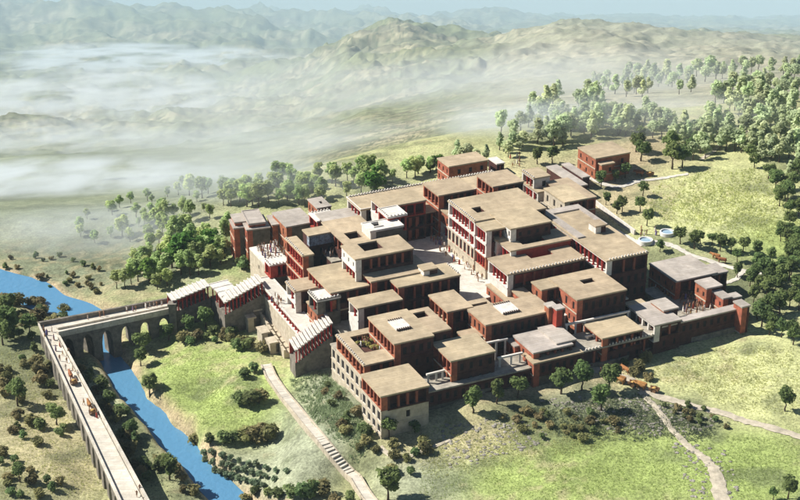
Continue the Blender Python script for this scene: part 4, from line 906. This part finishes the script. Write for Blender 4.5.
scatter('shrub', [(238,255),(262,262),(256,275),(236,270)], 8, 9, 15, 'shrub below the weathered corner building', 'shrubs below the corner building', 5)
for rr in range(3):
    for k in range(10):
        t_ = k/9
        plant('silver', 203+rr*3+t_*(82-rr*14)+random.uniform(-1, 1), 458-rr*-0+rr*9-t_*0+t_*(20-rr*2)-4+random.uniform(-1, 1), random.uniform(5.5, 7), 'rounded silver green vine bush planted in rows by the river', 'vine rows by the river')
# court shrubs
YC = [crown_mesh(130+i, 1.0, .1, 1.7, 300, .22, LM['yellow'], 'shrub') for i in range(2)]
for x, y in [(356,346),(362,345),(368,347),(372,350),(378,350),(383,350),(372,343),(366,341)]:
    p = P(x, y, 6.0); r = thing('shrub', 'yellow green shrub growing in the open court of the low block', 'shrub', p, random.random()*6, 'shrubs in the open court'); s = random.uniform(.7, 1.0); r.scale = (s, s, s)
    link('crown', YC[random.randrange(2)], r)
# ------------------------------------------------------------------ grass tufts (uncountable)
def tufts(poly, n, hgt, m, seed, label, name='grass'):
    r_ = random.Random(seed); xs = [p[0] for p in poly]; ys = [p[1] for p in poly]; hp = [hit(*p) for p in poly]
    wp = [(p.x, p.y) for p in hp]; X = []; lo = np.min(wp, 0); hi = np.max(wp, 0); g = np.random.default_rng(seed)
    Q = g.uniform(lo, hi, (int(n*2.2), 2)); ok = np.array([inside(wp, *q) for q in Q]); Q = Q[ok][:n]
    ed = np.min([np.abs((e[0]-a[0])*(a[1]-Q[:, 1])-(a[0]-Q[:, 0])*(e[1]-a[1]))/math.hypot(e[0]-a[0], e[1]-a[1]) for a, e in zip(wp, wp[1:]+wp[:1])], 0); keep = fbm(Q[:, 0]*.25, Q[:, 1]*.25, seed, 3)*.5+g.random(len(Q))*.5 > .62-.3*np.clip(ed/14, 0, 1); Q = Q[keep]; Z = ground(Q[:, 0], Q[:, 1]); n = len(Q); V = np.zeros((n, 3, 3, 3))
    for k in range(3):
        a = g.uniform(0, 6.283, n); wd = hgt*.2*g.uniform(.6, 1.3, n); hh = hgt*g.uniform(.5, 1.3, n); c0 = np.stack([Q[:, 0]+g.normal(0, hgt*.3, n), Q[:, 1]+g.normal(0, hgt*.3, n), Z-.05], 1)
        dv = np.stack([np.cos(a), np.sin(a), 0*a], 1)*wd[:, None]
        V[:, k, 0] = c0-dv; V[:, k, 1] = c0+dv; V[:, k, 2] = c0+np.stack([g.normal(0, .25, n)*hh, g.normal(0, .25, n)*hh, hh], 1)
    co = V.reshape(-1, 3); me = bpy.data.meshes.new(name); nn = len(co); me.vertices.add(nn); me.vertices.foreach_set('co', co.astype(np.float32).ravel())
    me.loops.add(nn); me.loops.foreach_set('vertex_index', np.arange(nn, dtype=np.int32)); me.polygons.add(nn//3)
    me.polygons.foreach_set('loop_start', np.arange(nn//3, dtype=np.int32)*3); me.polygons.foreach_set('loop_total', np.full(nn//3, 3, np.int32)); me.update(); me.materials.append(m)
    o = link(name, me); o['kind'] = 'stuff'; o['label'] = label; o['category'] = 'grass'
tufts([(640,205),(665,178),(760,168),(800,200),(800,250),(740,240),(670,225)], 6000, .6, mat('pale_meadow_grass', (0.58, 0.60, 0.27), var=.2, scale=.25, col2=(0.42, 0.46, 0.18), trans=.5), 3, 'pale tall grass of the meadow behind the palace')
tufts([(640,372),(700,350),(770,340),(800,350),(800,425),(700,400)], 6000, .4, mat('dry_grass', (0.54, 0.54, 0.25), var=.2, scale=.25, col2=(0.38, 0.40, 0.17), trans=.5), 4, 'dry pale grass beside the long outer wall')
tufts([(420,470),(640,430),(800,440),(800,500),(420,500)], 12000, .3, mat('green_grass', (0.31, 0.38, 0.11), var=.2, scale=.3, col2=(0.24, 0.30, 0.085), trans=.5), 5, 'short green grass of the front meadow')
tufts([(160,345),(230,345),(270,400),(250,440),(190,440),(165,400)], 8000, .28, MATS['green_grass'], 6, 'short green grass of the meadow below the porticoes')
tufts([(290,380),(330,375),(375,440),(360,470),(320,430)], 6000, .7, mat('grey_grass', (0.312, 0.375, 0.213), var=.2, scale=.3, col2=(0.217, 0.275, 0.145), trans=.5), 7, 'tall grey green grass below the basement wall')
tufts([(400,450),(440,420),(560,410),(640,425),(600,450),(430,480)], 6000, .4, MATS['dry_grass'], 8, 'rough dry grass on the scrubby front slope')
tufts([(525,408),(600,398),(640,394),(740,425),(700,442),(560,438)], 7000, .55, mat('dark_scrub', (0.19, 0.22, 0.12), var=.2, scale=.3, col2=(0.10, 0.13, 0.08), trans=.4), 9, 'dark low scrub covering the slope around the forking paths', 'ground_cover')
tufts([(0,350),(50,345),(100,470),(120,500),(0,500)], 6000, .4, MATS['dry_grass'], 10, 'dry grass on the bank left of the bridge arm')
tufts([(65,355),(95,362),(140,430),(205,500),(150,500),(105,430)], 4000, .5, MATS['dark_scrub'], 11, 'dark scrub on the strip between bridge and river', 'ground_cover')
# scattered rocks (uncountable rubble)
bm = bmesh.new()
def rock(bm, p, s, r_):
    v = bmesh.ops.create_icosphere(bm, subdivisions=1, radius=s)['verts']
    f = Vector((r_.uniform(.8, 1.5), r_.uniform(.7, 1.3), r_.uniform(.4, .7)))
    for q in v: q.co = Vector([q.co[i]*f[i]*r_.uniform(.75, 1.2) for i in range(3)])+p
r_ = random.Random(5); n = 0
for poly, cnt in (([(540,400),(640,395),(720,420),(690,440),(600,430)], 420), ([(440,425),(520,420),(560,440),(450,470)], 200), ([(670,440),(730,450),(740,500),(690,500)], 120)):
    wp = [hit(*p) for p in poly]; wq = [(p.x, p.y) for p in wp]; a = np.min(wq, 0); e = np.max(wq, 0); k = 0
    while k < cnt:
        x, y = r_.uniform(a[0], e[0]), r_.uniform(a[1], e[1])
        if inside(wq, x, y): rock(bm, Vector((x, y, gz(x, y))), r_.uniform(.15, .5), r_); k += 1
o = build('rubble', bm, M['rock']); o['kind'] = 'stuff'; o['label'] = 'grey rubble stones scattered on the scrubby front slope'; o['category'] = 'rocks'
# ------------------------------------------------------------------ people, oxen and carts
def skin_mesh(name, verts, edges, radii, root=0, sub=1):
    me = bpy.data.meshes.new(name); me.from_pydata(verts, edges, []); o = bpy.data.objects.new(name, me); COL.objects.link(o)
    md = o.modifiers.new('skin', 'SKIN'); md.use_smooth_shade = True
    for i, r in enumerate(radii): me.skin_vertices[0].data[i].radius = (r, r) if not isinstance(r, tuple) else r
    me.skin_vertices[0].data[root].use_root = True
    s = o.modifiers.new('sub', 'SUBSURF'); s.levels = sub; s.render_levels = sub
    dg = bpy.context.evaluated_depsgraph_get(); out = bpy.data.meshes.new_from_object(o.evaluated_get(dg)); out.name = name
    bpy.data.objects.remove(o); return out
SK = mat('brown_skin', (0.33, 0.17, 0.10), var=.08); HR = mat('black_hair', (0.02, 0.015, 0.012), var=.1)
CL = [mat('white_linen', (0.75, 0.72, 0.66), var=.08), mat('red_cloth', (0.45, 0.07, 0.05), var=.1), mat('ochre_cloth', (0.50, 0.32, 0.10), var=.1), mat('blue_cloth', (0.16, 0.14, 0.32), var=.1), mat('brown_cloth', (0.20, 0.12, 0.07), var=.1)]
def person_mesh(pose, cl, dress):
    st = 0.16 if pose == 'walk' else 0.03; ar = pose == 'raise'
    v = [(0,0,.92),(0,0,1.12),(0,0,1.36),(0,0,1.47),(0,.015,1.58),(0,.01,1.69),
         (.17,0,1.40),(.24,.02,1.14),(.25,.10,.92),(.25,.13,.84),(-.17,0,1.40),(-.24,-.02 if not ar else .06,1.14 if not ar else 1.38),(-.25,.06 if not ar else .26,.92 if not ar else 1.55),(-.25,.08 if not ar else .32,.84 if not ar else 1.62),
         (.10,0,.86),(.11,st,.48),(.11,st*1.1-.06,.08),(.11,st*1.1+.08,.03),(-.10,0,.86),(-.11,-st,.48),(-.11,-st*1.6-.03,.08),(-.11,-st*1.5+.10,.03)]
    e = [(0,1),(1,2),(2,3),(3,4),(4,5),(2,6),(6,7),(7,8),(8,9),(2,10),(10,11),(11,12),(12,13),(0,14),(14,15),(15,16),(16,17),(0,18),(18,19),(19,20),(20,21)]
    r = [.15,.13,.16,.06,.10,.08,.07,.05,.04,.045,.07,.05,.04,.045,.11,.07,.045,.04,.11,.07,.045,.04]
    if dress: r[0] = .17; r[14] = r[18] = .17; r[15] = r[19] = .19; r[16] = r[20] = .19
    me = skin_mesh('person', v, e, r)
    for m_ in (SK, HR, CL[cl]): me.materials.append(m_)
    for p in me.polygons:
        z = p.center.z; x = abs(p.center.x); y = p.center.y
        mi = 0
        if z > 1.66 or (z > 1.52 and y < -.03): mi = 1
        elif x < .2 and ((z < 1.42 and z > .1) if dress else (.62 < z < 1.0 or (cl in (0, 3) and .62 < z < 1.4))): mi = 2
        p.material_index = mi
    return me
PM = [person_mesh(po, cl, dr) for po, cl, dr in (('stand',0,0),('walk',1,0),('raise',0,1),('walk',0,0),('stand',1,1),('walk',2,0),('stand',3,1),('raise',4,0),('stand',4,0),('walk',4,1))]
PD = {0: 'person standing in a white kilt and top', 1: 'person walking in a red kilt'}
def people(spots, z, label, group, sc_=1.0):
    for px, py in spots:
        p = hit(px, py) if z is None else P(px, py, z)
        o = link('person', PM[random.randrange(len(PM))], None, p, random.uniform(0, 6.28)); s = random.uniform(.94, 1.06)*sc_; o.scale = (s, s, s)
        tag(o, label, 'person', group)
def crowd(poly, n, z, label, group, gap=2.2):
    pts = []; tr = 0; xs = [p[0] for p in poly]; ys = [p[1] for p in poly]
    while len(pts) < n and tr < n*80:
        tr += 1; x, y = random.uniform(min(xs), max(xs)), random.uniform(min(ys), max(ys))
        if inside(poly, x, y) and all((x-a)**2+(1.7*(y-q))**2 > gap*gap for a, q in pts): pts.append((x, y))
    people(pts, z, label, group)
crowd([(428,241),(447,236),(472,262),(490,278),(478,284),(452,262)], 55, 5.03, 'person among the crowd on the white central court', 'people on the central court')
crowd([(256,250),(278,243),(284,252),(284,258),(266,262)], 34, 3.05, 'person on the pale walled viewing terrace', 'people on the viewing terrace')
crowd([(678,298),(690,294),(718,300),(722,307),(684,317)], 60, 2.63, 'person in the crowd filling the right courtyard', 'people in the right courtyard', 2.0)
crowd([(652,286),(672,296),(674,302),(655,292)], 9, 2.63, 'person in the alley beside the orange windowed flank', 'people in the alley')
crowd([(528,192),(546,202),(552,200),(535,190)], 14, 8.65, 'person in the small rear court', 'people in the rear court')
crowd([(316,252),(330,248),(340,254),(332,260)], 12, 8.25, 'person on the red floored mural patio', 'people on the mural patio')
crowd([(350,341),(362,339),(388,352),(372,353)], 14, 5.95, 'person among shrubs in the open court of the low block', 'people in the open court', 2.0)
crowd([(740,316),(748,314),(752,322),(744,326)], 8, None, 'person by the gate tower entrance', 'people by the gate tower')
crowd([(640,228),(652,228),(660,236),(640,238)], 7, None, 'person standing by the round basins', 'people by the basins')
crowd([(510,158),(520,156),(522,168),(512,168)], 8, None, 'person on the path behind the back wing', 'people behind the back wing')
crowd([(580,168),(592,166),(596,176),(584,178)], 6, None, 'person on the path by the wood edge house', 'people by the wood edge house')
crowd([(270,300),(280,296),(286,306),(276,310)], 8, 2.25, 'person on the white railed gallery terrace', 'people on the gallery terrace')
crowd([(595,372),(615,368),(622,376),(604,380)], 6, None, 'person on the earth path before the colonnaded terrace', 'people on the front path')
crowd([(425,400),(440,404),(436,412),(424,408)], 6, None, 'person near the shrubs by the corner block', 'people by the corner block')
people([(44,331),(47,335),(52,332),(45,339),(54,340),(51,345),(60,347),(56,351),(63,356),(60,361),(67,363),(66,370),(73,372),(71,379),(69,354),(78,376)], ZA+.05, 'person walking with the procession on the long bridge arm', 'people on the bridge arm')
people([(84,405),(97,418),(137,497),(140,491)], ZA+.05, 'person walking behind a cart on the long bridge arm', 'people behind the carts')
people([(100,317),(104,316),(127,312),(133,311),(136,311),(146,308),(150,308),(154,307),(157,306.5),(162,306),(88,320)], ZA+.05, 'person crossing the bridge deck over the river', 'people crossing the river bridge')
def ox_mesh():
    v = [(0,0,1.15),(.55,0,1.2),(1.0,0,1.25),(1.35,0,1.4),(1.65,0,1.35),(1.95,0,1.15),(-.55,0,1.18),(-.95,0,1.2),(-1.12,0,.95),(-1.15,0,.6)]
    e = [(0,1),(1,2),(2,3),(3,4),(4,5),(0,6),(6,7),(7,8),(8,9)]; r = [.44,.45,.38,.26,.2,.12,.42,.34,.06,.05]
    for x, q in ((.75, 1), (-.8, -1)):
        for y in (-.24, .24):
            k = len(v); v += [(x, y, .85), (x+.05*q, y, .48), (x+(-.02 if q > 0 else .06), y, .05)]; e += [(1 if q > 0 else 6, k), (k, k+1), (k+1, k+2)]; r += [.19, .10, .09]
    for y in (-1, 1):
        k = len(v); v += [(1.68, .2*y, 1.55), (1.78, .32*y, 1.75)]; e += [(4, k), (k, k+1)]; r += [.05, .025]
    me = skin_mesh('ox_body', v, e, r); me.materials.append(M['oxm']); return me
OX = ox_mesh()
bm = bmesh.new(); lathe(bm, [(.62, -.06), (.62, .06)], 14)
WHEEL = mesh_of(bm, 'wheel', M['wood'])
def cart(px, py, z, rz, label, group, n_ox=1):
    p = hit(px, py) if z is None else P(px, py, z)
    t_ = thing('ox_cart', label, 'cart', p, rz, group)
    bm = bmesh.new(); box(bm, -1.1, 1.1, -.6, .6, .62, .72); box(bm, -1.1, 1.1, -.6, -.52, .72, 1.15); box(bm, -1.1, 1.1, .52, .6, .72, 1.15); box(bm, -1.1, -1.02, -.52, .52, .72, 1.15); build('bed', bm, M['wood'], t_)
    for y in (-.72, .72): o = link('wheel', WHEEL, t_, (0, y, .62)); o.rotation_euler = (math.pi/2, 0, 0)
    bm = bmesh.new(); tube(bm, (1.0, 0, .68), (3.6, 0, 1.15), .06, .05); build('shaft', bm, M['wood'], t_)
    bm = bmesh.new(); lathe(bm, [(.45, 0), (.5, .3), (.3, .5)], 8, (0, 0, .73)); build('load', bm, CL[2], t_)
    for k in range(n_ox):
        q = p+Vector((math.cos(rz)*3.0-math.sin(rz)*(k-.5*(n_ox-1))*.9, math.sin(rz)*3.0+math.cos(rz)*(k-.5*(n_ox-1))*.9, 0))
        if z is None: q.z = gz(q.x, q.y)
        o = link('draught_ox', OX, None, q, rz); tag(o, 'brown ox pulling the '+label, 'cattle', 'oxen yoked to the '+label if n_ox > 1 else None)
cart(633,386,None,2.6,'wooden cart on the earth path nearer the terrace wall', None, 2)
cart(654,392,None,2.6,'wooden cart following behind on the earth path', None, 2)
cart(650,176,None,2.9,'wooden cart on the pale path by the wood edge house', None, 2)
cart(93,414,ZA+.05,2.0,'wooden cart alone on the long bridge arm', None, 1)
cart(74,384,ZA+.05,2.0,'wooden cart among the procession on the bridge arm', None, 1)
for x, y, r in [(626,373,2.2),(722,263,2.8),(716,259,2.6)]:
    p = hit(x, y); tag(link('draught_ox', OX, None, p, r), 'brown ox standing by the terrace shrubs' if x == 626 else 'brown ox walking on the pale path past the basins', 'cattle', None if x == 626 else 'oxen on the pale path')
# ------------------------------------------------------------------ haze
zmin = float(ZZ.min())-1.5
bm = bmesh.new(); box(bm, -19000, 19000, -420, 29500, zmin, CAMP.z+14)
hm = bpy.data.materials.new('haze_air'); hm.use_nodes = True; t = hm.node_tree; t.nodes.clear()
pv = t.nodes.new('ShaderNodeVolumePrincipled'); mo = t.nodes.new('ShaderNodeOutputMaterial')
pv.inputs['Color'].default_value = (0.70, 0.88, 1.0, 1); pv.inputs['Density'].default_value = HAZE_D; pv.inputs['Anisotropy'].default_value = -0.1
t.links.new(pv.outputs[0], mo.inputs['Volume'])
o = build('haze', bm, hm); o['kind'] = 'stuff'; o['label'] = 'thin pale blue air haze over the whole valley'; o['category'] = 'haze'
# ------------------------------------------------------------------ low mist lying in the valley
def mist(px, py, rx_px, ry_px, k, label, seed, noise=1.0, deep=1.1, lo=.40, hi=.68, floor=0.0, tilt=-16):
    p = hit(px, py); D = (p-CAMP).length; R1 = rx_px*D/FPX; R3 = ry_px*D/FPX*1.1; R2 = R1*deep
    bm = bmesh.new(); bmesh.ops.create_icosphere(bm, subdivisions=3, radius=1.0)
    m = bpy.data.materials.new('mist_air'); m.use_nodes = True; t = m.node_tree; t.nodes.clear()
    pv = t.nodes.new('ShaderNodeVolumePrincipled'); mo = t.nodes.new('ShaderNodeOutputMaterial'); t.links.new(pv.outputs[0], mo.inputs['Volume'])
    pv.inputs['Color'].default_value = (0.92, 0.965, 1, 1); pv.inputs['Anisotropy'].default_value = 0.0
    co = t.nodes.new('ShaderNodeTexCoord'); ln = t.nodes.new('ShaderNodeVectorMath'); ln.operation = 'DOT_PRODUCT'
    t.links.new(co.outputs['Object'], ln.inputs[0]); t.links.new(co.outputs['Object'], ln.inputs[1])
    fo = t.nodes.new('ShaderNodeMapRange'); fo.interpolation_type = 'SMOOTHSTEP'; fo.inputs[1].default_value = 1.0; fo.inputs[2].default_value = 0.0; fo.inputs[3].default_value = 0; fo.inputs[4].default_value = 1
    t.links.new(ln.outputs['Value'], fo.inputs[0])
    mp = t.nodes.new('ShaderNodeMapping'); mp.inputs['Scale'].default_value = (2.4, 0.75, 2.0); mp.inputs['Rotation'].default_value = (0, 0, .35); mp.inputs['Location'].default_value = (seed*3.1, seed*1.7, 0); t.links.new(co.outputs['Object'], mp.inputs[0])
    no = t.nodes.new('ShaderNodeTexNoise'); no.inputs['Scale'].default_value = noise; no.inputs['Detail'].default_value = 5; no.inputs['Roughness'].default_value = .62; no.inputs['Distortion'].default_value = .4
    t.links.new(mp.outputs[0], no.inputs['Vector'])
    mr = t.nodes.new('ShaderNodeMapRange'); mr.inputs[1].default_value = lo; mr.inputs[2].default_value = hi; mr.inputs[3].default_value = floor; t.links.new(no.outputs['Fac'], mr.inputs[0])
    mu = t.nodes.new('ShaderNodeMath'); mu.operation = 'MULTIPLY'; t.links.new(mr.outputs[0], mu.inputs[0]); t.links.new(fo.outputs[0], mu.inputs[1])
    m2 = t.nodes.new('ShaderNodeMath'); m2.operation = 'MULTIPLY'; m2.inputs[1].default_value = k/(min(R2*1.0, R3*6)); t.links.new(mu.outputs[0], m2.inputs[0]); t.links.new(m2.outputs[0], pv.inputs['Density'])
    o = build('mist_bank', bm, m, None, p+Vector((0, 0, R3*.25))); o.scale = (R1, R2, R3); o.rotation_euler = (math.radians(tilt), 0, 0)
    o['kind'] = 'stuff'; o['label'] = label; o['category'] = 'mist'
mist(130, 64, 170, 17, 3.2, 'long white mist streak high in the valley', 1, 1.6, 1.1, .44, .62)
mist(90, 112, 210, 38, 2.8, 'broad white mist bank filling the middle of the valley', 2, 2.2, 1.1, .44, .66)
mist(50, 150, 170, 26, 1.6, 'drifting mist wisps over the low ridge in the valley', 11, 2.2, 1.0, .40, .66, .1)
mist(60, 190, 200, 25, 2.9, 'low white mist bank near the valley floor', 3, 1.8, 1.1, .42, .62)
mist(320, 120, 330, 60, 0.75, 'wide pale mist veil over the hills behind the palace', 4, 2.0, 1.0, .35, .7, .35)
mist(300, 158, 250, 32, 0.9, 'thin mist veil behind the back wing', 5, 2.0, .8, .35, .7, .3)
mist(560, 95, 240, 44, 0.6, 'faint mist veil on the rounded hill behind the pine wood', 8, 1.8, 1.0, .3, .7, .45)
mist(650, 128, 170, 34, 0.55, 'faint mist veil in the pine wood', 9, 1.6, .6, .3, .7, .45)
mist(270, 188, 190, 24, 0.9, 'faint mist veil among the leafy trees behind the palace', 10, 1.8, .5, .3, .7, .35)
mist(520, 128, 120, 24, 1.2, 'thin mist veil among the pines behind the detached house', 6, 1.6, .7, .3, .7, .3)
mist(130, 240, 200, 30, 1.1, 'thin mist veil over the slope above the river bend', 7, 1.8, .5, .35, .7, .25)
for o in list(bpy.data.objects):
    if '_d' in o.keys(): del o['_d']
